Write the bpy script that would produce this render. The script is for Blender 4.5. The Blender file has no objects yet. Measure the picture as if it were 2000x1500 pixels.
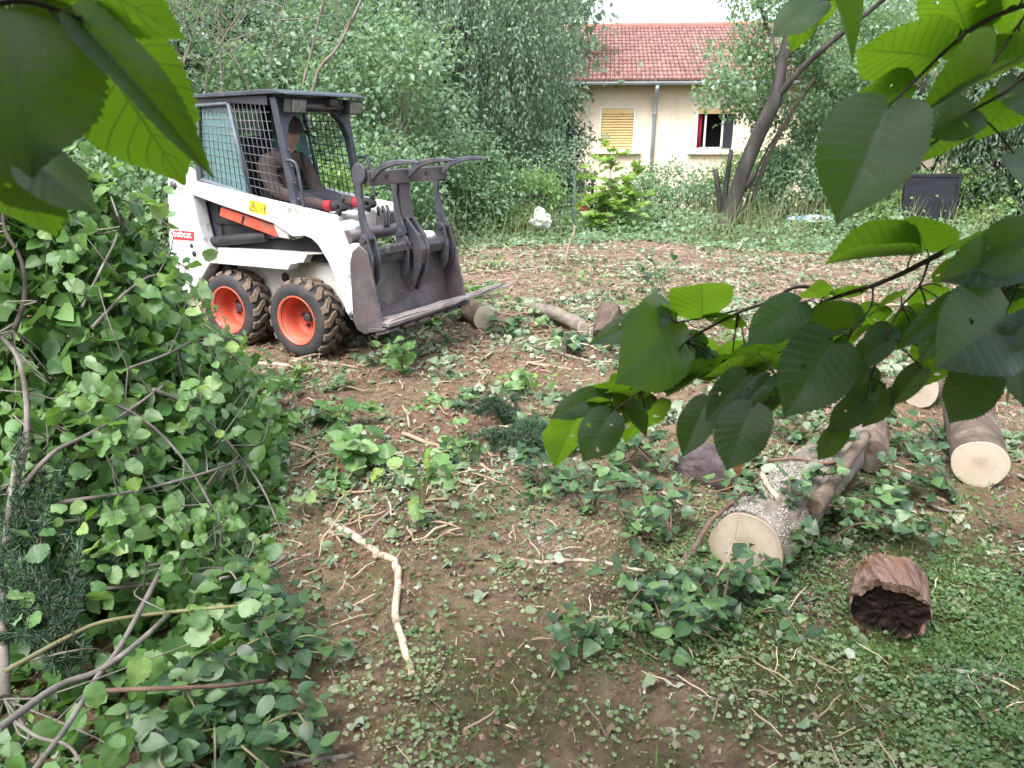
import bpy, bmesh, math, random
import numpy as np
from mathutils import Vector, Matrix
RNG = np.random.default_rng(7); random.seed(7)
SC = bpy.context.scene; COL = SC.collection
# ------------------------------------------------------------------ camera
F_PX = 1540.0; PITCH = math.radians(18.0); EYE = 1.6
cd = bpy.data.cameras.new('camera'); cam = bpy.data.objects.new('camera', cd); COL.objects.link(cam)
cam.location = (0, 0, EYE); cam.rotation_euler = (math.pi/2 - PITCH, 0, 0)
cd.sensor_width = 36.0; cd.lens = 36.0*F_PX/2000.0; cd.clip_start = 0.02; cd.clip_end = 600
cd.dof.use_dof = True; cd.dof.focus_distance = 4.0; cd.dof.aperture_fstop = 12.0
SC.camera = cam
# ------------------------------------------------------------------ sky and sun
SUN_EL = math.radians(58); SUN_AZ = math.radians(-150)      # soft sun high behind the photographer's left shoulder
w = bpy.data.worlds.new('World'); SC.world = w; w.use_nodes = True
nt = w.node_tree; nt.nodes.clear()
sky = nt.nodes.new('ShaderNodeTexSky'); sky.sky_type = 'NISHITA'; sky.sun_disc = False
sky.sun_elevation = SUN_EL; sky.sun_rotation = SUN_AZ; sky.air_density = 1.0; sky.dust_density = 4.0
hs = nt.nodes.new('ShaderNodeHueSaturation'); hs.inputs['Saturation'].default_value = 0.55
bg = nt.nodes.new('ShaderNodeBackground'); bg.inputs['Strength'].default_value = 0.15
wo = nt.nodes.new('ShaderNodeOutputWorld')
nt.links.new(sky.outputs[0], hs.inputs['Color']); nt.links.new(hs.outputs[0], bg.inputs[0]); nt.links.new(bg.outputs[0], wo.inputs[0])
sd = bpy.data.lights.new('sun', 'SUN'); sd.energy = 1.3; sd.angle = math.radians(40); sd.color = (.96, .99, 1)
so = bpy.data.objects.new('sun', sd); COL.objects.link(so)
so.rotation_euler = Vector((math.sin(SUN_AZ)*math.cos(SUN_EL), math.cos(SUN_AZ)*math.cos(SUN_EL), math.sin(SUN_EL))).to_track_quat('Z', 'Y').to_euler()
SC.view_settings.view_transform = 'Standard'; SC.view_settings.look = 'None'; SC.view_settings.gamma = 1
SC.view_settings.exposure = 1.95; SC.view_settings.use_curve_mapping = False
SC.render.engine = 'CYCLES'
SC.cycles.max_bounces = 5; SC.cycles.diffuse_bounces = 2; SC.cycles.glossy_bounces = 2; SC.cycles.transmission_bounces = 4
SC.cycles.use_denoising = True
# ------------------------------------------------------------------ pixel -> place
CE = np.array([0, 0, EYE]); FWD = np.array([0, math.cos(PITCH), -math.sin(PITCH)]); UPV = np.array([0, math.sin(PITCH), math.cos(PITCH)])
def ray(px, py): return FWD + np.array([1., 0, 0])*(px-1000)/F_PX + UPV*(750-py)/F_PX
def on_z(px, py, z=0.0):
    d = ray(px, py); return CE + d*((z-EYE)/d[2])
def on_y(px, py, Y):
    d = ray(px, py); return CE + d*(Y/d[1])
def at_d(px, py, depth): return CE + ray(px, py)*depth
# ------------------------------------------------------------------ noise
def _h(ix, iy, s):
    n = (ix.astype(np.int64)*374761393 + iy.astype(np.int64)*668265263 + s*982451653) & 0x7fffffff
    n = ((n ^ (n >> 13))*1274126177) & 0x7fffffff
    return ((n ^ (n >> 16)) & 0xffff)/65535.0
def vnoise(x, y, s=0):
    x = np.asarray(x, float); y = np.asarray(y, float)
    ix = np.floor(x); iy = np.floor(y); fx = x-ix; fy = y-iy
    fx = fx*fx*(3-2*fx); fy = fy*fy*(3-2*fy)
    a = _h(ix, iy, s); b = _h(ix+1, iy, s); c = _h(ix, iy+1, s); d = _h(ix+1, iy+1, s)
    return (a*(1-fx)+b*fx)*(1-fy) + (c*(1-fx)+d*fx)*fy
def fbm(x, y, s=0, o=4):
    r = 0; a = .5; t = 0
    for i in range(o):
        r = r + a*vnoise(x, y, s+i*17); t += a; a *= .5; x = np.asarray(x)*2.03+3.1; y = np.asarray(y)*2.03+1.7
    return r/t
def sst(a, b, x):
    t = np.clip((np.asarray(x, float)-a)/(b-a), 0, 1); return t*t*(3-2*t)
# ------------------------------------------------------------------ objects
def tag(o, label=None, cat=None, group=None, kind=None):
    if label: o['label'] = label
    if cat: o['category'] = cat
    if group: o['group'] = group
    if kind: o['kind'] = kind
    return o
def empty(name, loc=(0, 0, 0), rz=0.0, parent=None):
    o = bpy.data.objects.new(name, None); COL.objects.link(o); o.location = loc; o.rotation_euler = (0, 0, rz); o.empty_display_size = .1
    if parent: o.parent = parent
    return o
def link(name, me, parent=None):
    o = bpy.data.objects.new(name, me); COL.objects.link(o)
    if parent: o.parent = parent
    return o
def mesh_np(name, V, Fq, mat=None, smooth=True, rnd=None, uv=None):
    """V (n,3), Fq (m,k) constant-size faces, rnd per-vertex float, uv per-vertex (n,2)"""
    V = np.ascontiguousarray(V, np.float32); Fq = np.ascontiguousarray(Fq, np.int32); k = Fq.shape[1]
    me = bpy.data.meshes.new(name)
    me.vertices.add(len(V)); me.vertices.foreach_set('co', V.ravel())
    me.loops.add(Fq.size); me.loops.foreach_set('vertex_index', Fq.ravel())
    me.polygons.add(len(Fq)); me.polygons.foreach_set('loop_start', np.arange(0, Fq.size, k, dtype=np.int32))
    me.update(calc_edges=True)
    me.polygons.foreach_set('use_smooth', np.full(len(Fq), smooth))
    if rnd is not None:
        a = me.attributes.new('rnd', 'FLOAT', 'POINT'); a.data.foreach_set('value', np.ascontiguousarray(rnd, np.float32))
    if uv is not None:
        l = me.uv_layers.new(name='UVMap'); l.data.foreach_set('uv', np.ascontiguousarray(uv[Fq.ravel()], np.float32).ravel())
    if mat: me.materials.append(mat)
    return me
class MB:
    """collects shapes; build() links ONE mesh object"""
    def __init__(s): s.v = []; s.f = []; s.sm = []
    def add(s, V, Fs, smooth=False):
        o = len(s.v); s.v += [tuple(map(float, p)) for p in V]; s.f += [[i+o for i in q] for q in Fs]; s.sm += [smooth]*len(Fs); return s
    def box(s, c, size, R=None):
        P = []
        for dx in (-.5, .5):
            for dy in (-.5, .5):
                for dz in (-.5, .5):
                    p = Vector((dx*size[0], dy*size[1], dz*size[2]))
                    if R is not None: p = R @ p
                    P.append((p.x+c[0], p.y+c[1], p.z+c[2]))
        return s.add(P, [(0, 1, 3, 2), (4, 6, 7, 5), (0, 4, 5, 1), (2, 3, 7, 6), (0, 2, 6, 4), (1, 5, 7, 3)])
    def prism(s, poly, y0, y1):
        """poly in (x,z), extruded along y"""
        n = len(poly); V = [(p[0], y0, p[1]) for p in poly] + [(p[0], y1, p[1]) for p in poly]
        Fs = [list(range(n)), list(range(2*n-1, n-1, -1))] + [(i, i+n, (i+1) % n+n, (i+1) % n) for i in range(n)]
        return s.add(V, Fs)
    def tube(s, path, rad, n=8, cap=True, smooth=True):
        P = [Vector(p) for p in path]; m = len(P); V = []; Fs = []
        if not hasattr(rad, '__len__'): rad = [rad]*m
        T = [(P[min(i+1, m-1)]-P[max(i-1, 0)]).normalized() for i in range(m)]
        up = Vector((0, 0, 1)) if abs(T[0].z) < .9 else Vector((1, 0, 0))
        nrm = T[0].cross(up).normalized()
        for i in range(m):
            nrm = (nrm - T[i]*nrm.dot(T[i])).normalized(); b = T[i].cross(nrm)
            for k in range(n):
                a = 2*math.pi*k/n; V.append(P[i] + (nrm*math.cos(a)+b*math.sin(a))*rad[i])
        for i in range(m-1):
            for k in range(n): Fs.append((i*n+k, i*n+(k+1) % n, (i+1)*n+(k+1) % n, (i+1)*n+k))
        s.add(V, Fs, smooth)
        if cap:
            o = len(s.v)-len(V); s.f += [[o+k for k in range(n)][::-1], [o+(m-1)*n+k for k in range(n)]]; s.sm += [False, False]
        return s
    def lathe_y(s, prof, n=40, c=(0, 0, 0), smooth=True):
        """prof: list (r, y) revolved about the y axis"""
        m = len(prof); V = []; Fs = []
        for r, y in prof:
            for k in range(n):
                a = 2*math.pi*k/n; V.append((c[0]+r*math.cos(a), c[1]+y, c[2]+r*math.sin(a)))
        for i in range(m-1):
            for k in range(n): Fs.append((i*n+k, (i+1)*n+k, (i+1)*n+(k+1) % n, i*n+(k+1) % n))
        return s.add(V, Fs, smooth)
    def build(s, name, mat, parent=None, bevel=0, seg=2, loc=None):
        me = bpy.data.meshes.new(name); me.from_pydata(s.v, [], s.f); me.update()
        me.polygons.foreach_set('use_smooth', s.sm)
        if mat: me.materials.append(mat)
        bm = bmesh.new(); bm.from_mesh(me); bmesh.ops.recalc_face_normals(bm, faces=bm.faces)
        bm.to_mesh(me); bm.free()
        o = link(name, me, parent)
        if loc is not None: o.location = loc
        if bevel:
            b = o.modifiers.new('bevel', 'BEVEL'); b.width = bevel; b.segments = seg; b.limit_method = 'ANGLE'; b.angle_limit = math.radians(35)
        return o
def smooth_path(P, sub=4):
    P = np.asarray(P, float); n = len(P)
    if n < 3: return P
    Q = np.vstack([2*P[0]-P[1], P, 2*P[-1]-P[-2]]); out = []
    for i in range(1, n):
        p0, p1, p2, p3 = Q[i-1], Q[i], Q[i+1], Q[i+2]
        for k in range(sub):
            t = k/sub; out.append(.5*((2*p1)+(-p0+p2)*t+(2*p0-5*p1+4*p2-p3)*t*t+(-p0+3*p1-3*p2+p3)*t**3))
    out.append(P[-1]); return np.array(out)
# ------------------------------------------------------------------ materials
def newmat(name):
    m = bpy.data.materials.new(name); m.use_nodes = True; m.node_tree.nodes.clear(); return m, m.node_tree
def N(nt, t, **kw):
    n = nt.nodes.new(t)
    for k, v in kw.items():
        if k.startswith('i_'): n.inputs[k[2:].replace('_', ' ')].default_value = v
        else: setattr(n, k, v)
    return n
def c4(c): return (c[0], c[1], c[2], 1)
def ramp(nt, fac, stops):
    r = N(nt, 'ShaderNodeValToRGB'); e = r.color_ramp.elements
    while len(e) < len(stops): e.new(.5)
    for i, (p, c) in enumerate(stops): e[i].position = p; e[i].color = c4(c) if hasattr(c, '__len__') else (c, c, c, 1)
    nt.links.new(fac, r.inputs[0]); return r.outputs[0]
def mixc(nt, f, a, b, mode='MIX'):
    m = N(nt, 'ShaderNodeMix', data_type='RGBA', blend_type=mode)
    for s, v in ((0, f), (6, a), (7, b)):
        if hasattr(v, 'is_linked'): nt.links.new(v, m.inputs[s])
        else: m.inputs[s].default_value = v if s == 0 else c4(v)
    return m.outputs[2]
def noise(nt, scale, detail=4, rough=.6, coord='Object', vec=None, stretch=None, dist=0):
    t = N(nt, 'ShaderNodeTexNoise'); t.inputs['Scale'].default_value = scale; t.inputs['Detail'].default_value = detail
    t.inputs['Roughness'].default_value = rough; t.inputs['Distortion'].default_value = dist
    if vec is None: vec = N(nt, 'ShaderNodeTexCoord').outputs[coord]
    if stretch:
        mp = N(nt, 'ShaderNodeMapping'); mp.inputs['Scale'].default_value = stretch; nt.links.new(vec, mp.inputs[0]); vec = mp.outputs[0]
    nt.links.new(vec, t.inputs['Vector']); return t.outputs[0]
def surf(name, stops, scale=8, detail=5, rough=.7, spec=.4, metal=0, bump=0, bscale=40, stretch=None, dirt=None, alpha=None, coat=0):
    """noise-graded principled; dirt=(colour, scale, lo, hi) lays a second blotchy layer on top"""
    m, nt = newmat(name); b = N(nt, 'ShaderNodeBsdfPrincipled'); o = N(nt, 'ShaderNodeOutputMaterial')
    col = ramp(nt, noise(nt, scale, detail, stretch=stretch), stops)
    if dirt: col = mixc(nt, ramp(nt, noise(nt, dirt[1], 7, .7), [(dirt[2], 0), (dirt[3], 1)]), col, dirt[0])
    nt.links.new(col, b.inputs['Base Color']); b.inputs['Roughness'].default_value = rough; b.inputs['Specular IOR Level'].default_value = spec
    b.inputs['Metallic'].default_value = metal; b.inputs['Coat Weight'].default_value = coat
    if bump:
        bp = N(nt, 'ShaderNodeBump'); bp.inputs['Strength'].default_value = bump; bp.inputs['Distance'].default_value = .01
        nt.links.new(noise(nt, bscale, 6, .65, stretch=stretch), bp.inputs['Height']); nt.links.new(bp.outputs[0], b.inputs['Normal'])
    nt.links.new(b.outputs[0], o.inputs[0]); return m
def leafmat(name, stops, under, trans, tw=.3, rough=.42, spec=.5, source='attr', vein=False, nscale=3.0, namt=.25):
    """upper face graded by a per-leaf random value, paler underside, light let through"""
    m, nt = newmat(name); b = N(nt, 'ShaderNodeBsdfPrincipled'); o = N(nt, 'ShaderNodeOutputMaterial')
    if source == 'attr': r = N(nt, 'ShaderNodeAttribute', attribute_name='rnd').outputs['Fac']
    else: r = N(nt, 'ShaderNodeObjectInfo').outputs['Random']
    col = ramp(nt, r, stops); ucol = mixc(nt, .55, col, under)
    if namt: col = mixc(nt, namt, col, ramp(nt, noise(nt, nscale, 3), [(.3, (0, 0, 0)), (.7, (1, 1, 1))]), 'SOFT_LIGHT')
    gb = N(nt, 'ShaderNodeNewGeometry').outputs['Backfacing']
    bump = None
    if vein:
        tc = N(nt, 'ShaderNodeUVMap'); sp = N(nt, 'ShaderNodeSeparateXYZ'); nt.links.new(tc.outputs[0], sp.inputs[0])
        def M(op, a, b_=None):
            x = N(nt, 'ShaderNodeMath', operation=op)
            for i, v in enumerate((a, b_)):
                if v is None: continue
                if hasattr(v, 'is_linked'): nt.links.new(v, x.inputs[i])
                else: x.inputs[i].default_value = v
            return x.outputs[0]
        av = M('ABSOLUTE', M('SUBTRACT', sp.outputs[1], .5))            # 0 midrib .. .5 margin
        side = M('ABSOLUTE', M('SUBTRACT', M('FRACT', M('SUBTRACT', M('MULTIPLY', sp.outputs[0], 9.0), M('MULTIPLY', av, 4.6))), .5))
        ln = M('GREATER_THAN', side, .445); mid = M('LESS_THAN', av, .013); line = M('MAXIMUM', ln, mid)
        fine = noise(nt, 55, 3, .6, vec=tc.outputs[0])
        col = mixc(nt, M('MULTIPLY', line, .42), col, (.16, .25, .12)); ucol = mixc(nt, M('MULTIPLY', line, .5), ucol, (.05, .11, .02))
        bp = N(nt, 'ShaderNodeBump'); bp.inputs['Strength'].default_value = .5; bp.inputs['Distance'].default_value = .002
        nt.links.new(M('ADD', M('MULTIPLY', line, -.8), M('MULTIPLY', fine, .5)), bp.inputs['Height']); bump = bp.outputs[0]
    nt.links.new(mixc(nt, gb, col, ucol), b.inputs['Base Color'])
    b.inputs['Roughness'].default_value = rough; b.inputs['Specular IOR Level'].default_value = spec
    t = N(nt, 'ShaderNodeBsdfTranslucent')
    tr = mixc(nt, .45, trans, col)
    if vein: tr = mixc(nt, M('MULTIPLY', line, .55), tr, (.03, .09, .01))
    nt.links.new(tr, t.inputs['Color'])
    if bump: nt.links.new(bump, b.inputs['Normal'])
    mx = N(nt, 'ShaderNodeMixShader'); mx.inputs[0].default_value = tw
    nt.links.new(b.outputs[0], mx.inputs[1]); nt.links.new(t.outputs[0], mx.inputs[2]); nt.links.new(mx.outputs[0], o.inputs[0])
    return m
# ------------------------------------------------------------------ leaves
def leaf_shape(nu=10, nv=4, prof='hazel', serr=0.0, fold=.25, droop=.25, pleat=0.0, seed=0, wav=0.0):
    """unit leaf along +Y, face +Z; returns V, quads, uv"""
    us = {'hazel': ([0, .02, .08, .2, .38, .55, .7, .82, .91, .96, 1], [.05, .2, .33, .41, .445, .43, .365, .245, .115, .045, 0]),
          'ovate': ([0, .08, .2, .4, .6, .8, .92, 1], [.04, .2, .30, .34, .29, .18, .08, 0]),
          'lance': ([0, .1, .3, .5, .75, 1], [.02, .09, .14, .14, .09, 0]),
          'ivy': ([0, .01, .1, .22, .34, .42, .55, .7, .85, 1], [.04, .26, .43, .47, .40, .355, .31, .21, .10, 0])}[prof]
    r = np.random.default_rng(seed); u = np.linspace(0, 1, nu+1); w = np.interp(u, us[0], us[1]); v = np.linspace(-1, 1, nv+1)
    ph = r.uniform(0, 6.28, 4); V = []; UV = []
    for i, a in enumerate(u):
        for j, b in enumerate(v):
            ww = w[i]*(1+(serr*((i % 2)*2-1)*(.6+.8*r.random()) if abs(b) == 1 and 0 < i < nu else 0))
            x = ww*b; y = a - .10*abs(b)**1.6*(1-a)*(1 if prof in ('hazel', 'ivy') else .4) + (serr*.35*(i % 2) if abs(b) == 1 else 0)
            z = fold*abs(x)*.9 - droop*a*a*.45 - droop*(x*x)*.9
            z += pleat*math.sin((a*9-abs(b)*2.3)*2*math.pi)*min(1, abs(b)*2)*w[i]*1.6
            z += wav*(math.sin(5*a+ph[0])*b*.6 + math.sin(9*a+ph[1])*abs(b)*.5)*w[i]
            V.append((x, y, z)); UV.append((a, .5+.5*b))
    Q = [(i*(nv+1)+j, i*(nv+1)+j+1, (i+1)*(nv+1)+j+1, (i+1)*(nv+1)+j) for i in range(nu) for j in range(nv)]
    return np.array(V), np.array(Q), np.array(UV)
def unit(a): a = np.asarray(a, float); return a/np.maximum(np.linalg.norm(a, axis=-1, keepdims=True), 1e-9)
def frames(axis, nrm):
    Y = unit(axis); X = unit(np.cross(Y, nrm)); Z = np.cross(X, Y); return np.stack([X, Y, Z], -1)     # columns
def cloud(name, shape, pos, axis, nrm, size, mat, parent=None, width=None, rnd=None, smooth=True):
    V, Q, UV = shape; n = len(pos); k = len(V)
    M = frames(axis, nrm)
    T = np.repeat(V[None], n, 0)*np.asarray(size).reshape(-1, 1, 1)
    if width is not None: T[:, :, 0] *= np.asarray(width).reshape(-1, 1)
    W = np.einsum('nij,nkj->nki', M, T) + np.asarray(pos)[:, None, :]
    Fq = (Q[None] + (np.arange(n)*k)[:, None, None]).reshape(-1, Q.shape[1])
    if rnd is None: rnd = RNG.random(n)
    me = mesh_np(name, W.reshape(-1, 3), Fq, mat, smooth, np.repeat(rnd, k), np.tile(UV, (n, 1)))
    return link(name, me, parent)
def rdir(n, up=0.0, spread=1.0, r=None):
    r = r or RNG; d = r.normal(size=(n, 3))*spread; d[:, 2] += up; return unit(d)
def place_leaf(name, me, pos, axis, nrm, size, parent, width=1.0):
    """one leaf object sharing its mesh with its kind; pos in the parent's frame"""
    o = bpy.data.objects.new(name, me); COL.objects.link(o); o.parent = parent
    M = frames(np.array(axis)[None], np.array(nrm)[None])[0]
    Mx = Matrix(M.tolist()).to_4x4() @ Matrix.Diagonal((size*width, size, size, 1)); Mx.translation = Vector(pos)
    o.matrix_local = Mx; return o
# ================================================================== GROUND
def gz(x, y):
    x = np.asarray(x, float); y = np.asarray(y, float)
    mx, my = -1.75, 5.9
    flat = 1-np.exp(-(((x-mx)/1.5)**2+((y-my)/1.1)**2)**2)
    z = -.50*sst(12.5, 20, y) + (fbm(x*1.1, y*1.1, 3, 3)-.5)*.16*flat + (fbm(x*4.5, y*4.5, 9, 3)-.5)*.07*flat + (fbm(x*11, y*11, 5, 2)-.5)*.040*(.35+1.1*vnoise(x*1.7, y*1.7, 6))
    z = z + .10*np.exp(-((x+.40)/.24)**2-((y-4.05)/.16)**2) + .05*np.exp(-((x-.2)/.4)**2-((y-6.9)/.3)**2)
    return z + .012
def zones(x, y):
    """green, straw, soil weights"""
    n1 = fbm(x*1.7+4, y*1.7, 21, 4); n2 = fbm(x*3.5, y*3.5+8, 33, 4)
    g = sst(.05, .7, x)*sst(3.3, 2.4, y) + .8*np.exp(-((x+.02)/.28)**2-((y-1.95)/.28)**2) + .35*np.exp(-((x+.2)/.35)**2-((y-2.9)/.5)**2)
    g = np.clip(g*1.25*sst(.30, .52, n1+.12), 0, 1)
    g = np.maximum(g, sst(11.2, 13, y+n1*1.5))
    st = sst(5.6, 8.2, y)*sst(13.5, 11.5, y)*(.45+.55*n2); st = np.maximum(st, .75*np.exp(-((x-.15)/.35)**2-((y-3.0)/.7)**2)*n2*1.6)
    so = sst(.48, .62, n1)*.9 + .9*np.exp(-((x+.4)/.4)**2-((y-4.1)/.25)**2) + .7*np.exp(-((x+.9)/.9)**2-((y-5.0)/.35)**2)
    return np.clip(g, 0, 1), np.clip(st, 0, 1), np.clip(so, 0, 1)
def graded(lo, hi, step, far, k=1.16):
    a = list(np.arange(lo, hi, step)); s = step; p = hi
    while p < far: a.append(p); s *= k; p += s
    a.append(far); s = step; p = lo-step; b = []
    while p > -far: b.append(p); s *= k; p -= s
    b.append(-far); return np.array(b[::-1]+a)
gx = graded(-2.6, 3.2, .034, 260); gy = graded(1.3, 7.4, .04, 260)
GX, GY = np.meshgrid(gx, gy); GZ = gz(GX, GY); nx, ny = len(gx), len(gy)
idx = np.arange(nx*ny).reshape(ny, nx)
me = mesh_np('ground', np.stack([GX, GY, GZ], -1).reshape(-1, 3), np.stack([idx[:-1, :-1], idx[:-1, 1:], idx[1:, 1:], idx[1:, :-1]], -1).reshape(-1, 4))
zg, zs, zb = zones(GX, GY)
at = me.attributes.new('zone', 'FLOAT_COLOR', 'POINT'); at.data.foreach_set('color', np.stack([zg, zs, zb, np.ones_like(zg)], -1).astype(np.float32).ravel())
m, nt = newmat('ground soil'); b = N(nt, 'ShaderNodeBsdfPrincipled'); o = N(nt, 'ShaderNodeOutputMaterial')
sep = N(nt, 'ShaderNodeSeparateColor'); zt = N(nt, 'ShaderNodeAttribute', attribute_name='zone'); nt.links.new(zt.outputs['Color'], sep.inputs[0])
base = ramp(nt, noise(nt, 17, 10, .8), [(.28, (.05, .034, .024)), (.44, (.18, .12, .076)), (.58, (.29, .21, .135)), (.75, (.22, .19, .095))])
moss = ramp(nt, noise(nt, 22, 6, .7), [(.3, (.09, .07, .035)), (.5, (.15, .13, .05)), (.7, (.20, .18, .075))])
base = mixc(nt, ramp(nt, noise(nt, 3.1, 7, .7), [(.50, 0), (.64, .6)]), base, moss)
green = ramp(nt, noise(nt, 30, 6, .7), [(.3, (.05, .04, .022)), (.5, (.115, .10, .05)), (.7, (.19, .15, .09))])
straw = ramp(nt, noise(nt, 26, 7, .75), [(.32, (.14, .09, .066)), (.47, (.25, .17, .125)), (.6, (.33, .25, .18)), (.72, (.16, .18, .10))])
soil = ramp(nt, noise(nt, 26, 10, .78), [(.28, (.06, .036, .025)), (.42, (.17, .102, .07)), (.55, (.25, .155, .11)), (.72, (.37, .26, .19))])
def soft(ch, sc, lo, hi):
    a = N(nt, 'ShaderNodeMath', operation='ADD'); nt.links.new(sep.outputs[ch], a.inputs[0])
    s = N(nt, 'ShaderNodeMath', operation='SUBTRACT'); nt.links.new(noise(nt, sc, 6, .7), s.inputs[0]); s.inputs[1].default_value = .5
    nt.links.new(s.outputs[0], a.inputs[1]); return ramp(nt, a.outputs[0], [(lo, 0), (hi, 1)])
col = mixc(nt, soft(2, 7, .3, .7), base, soil); col = mixc(nt, soft(1, 6, .25, .65), col, straw); col = mixc(nt, soft(0, 8, .3, .7), col, green)
nt.links.new(col, b.inputs['Base Color']); b.inputs['Roughness'].default_value = .95; b.inputs['Specular IOR Level'].default_value = .15
bp = N(nt, 'ShaderNodeBump'); bp.inputs['Strength'].default_value = 1.0; bp.inputs['Distance'].default_value = .035
nt.links.new(noise(nt, 60, 10, .8), bp.inputs['Height']); nt.links.new(bp.outputs[0], b.inputs['Normal']); nt.links.new(b.outputs[0], o.inputs[0])
me.materials.append(m); tag(link('ground', me), 'trampled brown soil of the cleared garden with moss and litter', kind='structure')

# ================================================================== HOUSE
YAW = math.radians(-6); W0 = on_y(1117, 300, 20.5)
hb = float(gz(W0[0], 20.5)) - .15
hd_ = np.array([math.cos(YAW), math.sin(YAW), 0]); hn = np.array([-math.sin(YAW), math.cos(YAW), 0])
def hw(px, py, yl=0.0):
    """pixel -> (x, z) on the house plane yl behind the wall face"""
    d = ray(px, py); o_ = np.array([W0[0], W0[1], 0])+hn*yl; t = ((o_-CE)@hn)/(d@hn); p = CE+d*t
    return float((p-o_)@hd_), float(p[2]-hb)
house = empty('house', (W0[0], W0[1], hb), YAW)
tag(house, 'cream rendered bungalow with red tiled roof and grey gutter behind the shrubs', 'house')
MW = surf('cream render', [(.35, (.77, .64, .47)), (.65, (.83, .71, .55))], 1.2, 6, .9, .2, bump=.25, bscale=60, dirt=((.62, .53, .42), 2.2, .52, .75))
MWHITE = surf('white paint', [(.3, (.74, .73, .70)), (.7, (.82, .81, .78))], 5, rough=.5)
MSLAT = surf('ochre roller shutter', [(.3, (.66, .47, .20)), (.7, (.74, .55, .27))], 3, rough=.5)
MGUT = surf('zinc gutter', [(.3, (.30, .34, .38)), (.7, (.42, .46, .50))], 3, rough=.45, spec=.5)
MDARK = surf('dark unlit interior', [(.3, (.02, .02, .022)), (.7, (.03, .03, .032))], 4, rough=.9)  # near-black colour stands in for the shade of the unlit rooms
LEN = 12.6; DEEP = 8.0; TH = .28
ez = hw(1200, 156, -.45)[1]; slope = math.tan(math.radians(20)); top = ez + .30*slope
wl = [hw(1171, 250)[0], hw(1240, 250)[0]]; wr = [hw(1359, 250)[0], hw(1436, 250)[0]]
z_t = hw(1300, 208)[1]; z_b = hw(1300, 292)[1]
rects = [(0, wl[0], 0, top), (wl[1], wr[0], 0, top), (wr[1], LEN, 0, top)]
for a, c in (wl, wr): rects += [(a, c, 0, z_b), (a, c, z_t, top)]
mb = MB()
for x0, x1, z0, z1 in rects: mb.box(((x0+x1)/2, TH/2, (z0+z1)/2), (x1-x0, TH, z1-z0))
mb.build('wall', MW, house)
mb = MB(); mb.box((TH/2, DEEP/2+.14, top/2), (TH-.004, DEEP-.30, top)); gp = DEEP/2
mb.add([(.002, .1, top), (.002, DEEP, top), (.002, gp, top+(gp+.0)*slope-.05), (TH, .1, top), (TH, DEEP, top), (TH, gp, top+gp*slope-.05)], [(0, 1, 2), (3, 5, 4), (0, 3, 4, 1), (1, 4, 5, 2), (2, 5, 3, 0)])
mb.build('gable_wall', MW, house)
mb = MB(); mb.box((LEN-TH/2, DEEP/2+.14, top/2), (TH-.004, DEEP-.30, top)); mb.box((LEN/2, DEEP, top/2), (LEN-.02, .2, top)); mb.build('back_wall', MW, house)
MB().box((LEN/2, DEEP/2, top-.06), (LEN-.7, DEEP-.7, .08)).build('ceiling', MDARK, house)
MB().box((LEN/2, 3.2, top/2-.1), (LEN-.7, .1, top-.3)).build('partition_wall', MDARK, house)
# roof: slab, then rows of rounded tiles standing proud
MTILE = bpy.data.materials.new('clay tile'); MTILE.use_nodes = True; nt = MTILE.node_tree; b = nt.nodes['Principled BSDF']
rr = N(nt, 'ShaderNodeAttribute', attribute_name='rnd').outputs['Fac']
tc_ = ramp(nt, rr, [(0, (.17, .082, .068)), (.4, (.21, .10, .085)), (.75, (.24, .12, .103)), (1, (.25, .145, .125))])
nt.links.new(mixc(nt, ramp(nt, noise(nt, 1.3, 6, .7), [(.45, 0), (.75, .6)]), tc_, (.16, .10, .08)), b.inputs['Base Color']); b.inputs['Roughness'].default_value = .75
OV = .45; ca, sa = math.cos(math.atan(slope)), math.sin(math.atan(slope)); L = (DEEP/2+OV)/ca
roof = MB(); ex = -.38
P = [(-OV, ez-.03), (DEEP/2, ez+(DEEP/2+OV)*slope-.03), (DEEP+OV, ez-.03), (DEEP+OV, ez-.13), (DEEP/2, ez+(DEEP/2+OV)*slope-.15), (-OV, ez-.13)]
n6 = len(P); V = [(ex, p[0], p[1]) for p in P]+[(LEN+.4, p[0], p[1]) for p in P]
roof.add(V, [(0, 1, 4, 5), (1, 2, 3, 4), (6, 11, 10, 7), (7, 10, 9, 8)] + [(i, i+6, (i+1) % 6+6, (i+1) % 6) for i in range(6)])
roofo = roof.build('roof', surf('roof boards', [(.3, (.22, .15, .11)), (.7, (.30, .21, .15))], 4, rough=.8), house)
tw_, tl = .105, .30; nr = int(L/tl)+1; ncol = int((LEN+.78)/tw_)
arc = [(-.5, 0), (-.36, .55), (0, .85), (.36, .55), (.5, 0)]
TV = [(a*tw_, 0, .005+c*.045) for a, c in arc]+[(a*tw_*.9, -tl*1.06, .03+c*.045) for a, c in arc]+[(-.45*tw_, -tl*1.06, .008), (.45*tw_, -tl*1.06, .008)]
TQ = [(i, i+1, i+6, i+5) for i in range(4)]+[(10, 5, 6, 11), (6, 7, 8, 11), (8, 9, 11, 11)]
TQ = [q for q in TQ[:6]]; TV = np.array(TV); pos = []
for s_ in (0, 1):
    for r_ in range(nr if s_ == 0 else 0):
        d_ = L - r_*tl                                     # distance of the tile head from the eave
        for c_ in range(ncol): pos.append((ex+(c_+.5)*tw_+RNG.normal()*.003, -OV+d_*ca, ez+d_*sa+RNG.normal()*.003))
pos = np.array([p for p in pos if p[1] > -OV+.05])
n = len(pos); cloudV = TV@np.array([[1, 0, 0], [0, ca, sa], [0, -sa, ca]])
W = cloudV[None]+pos[:, None]; k = len(TV); TQ = np.array(TQ)
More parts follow.
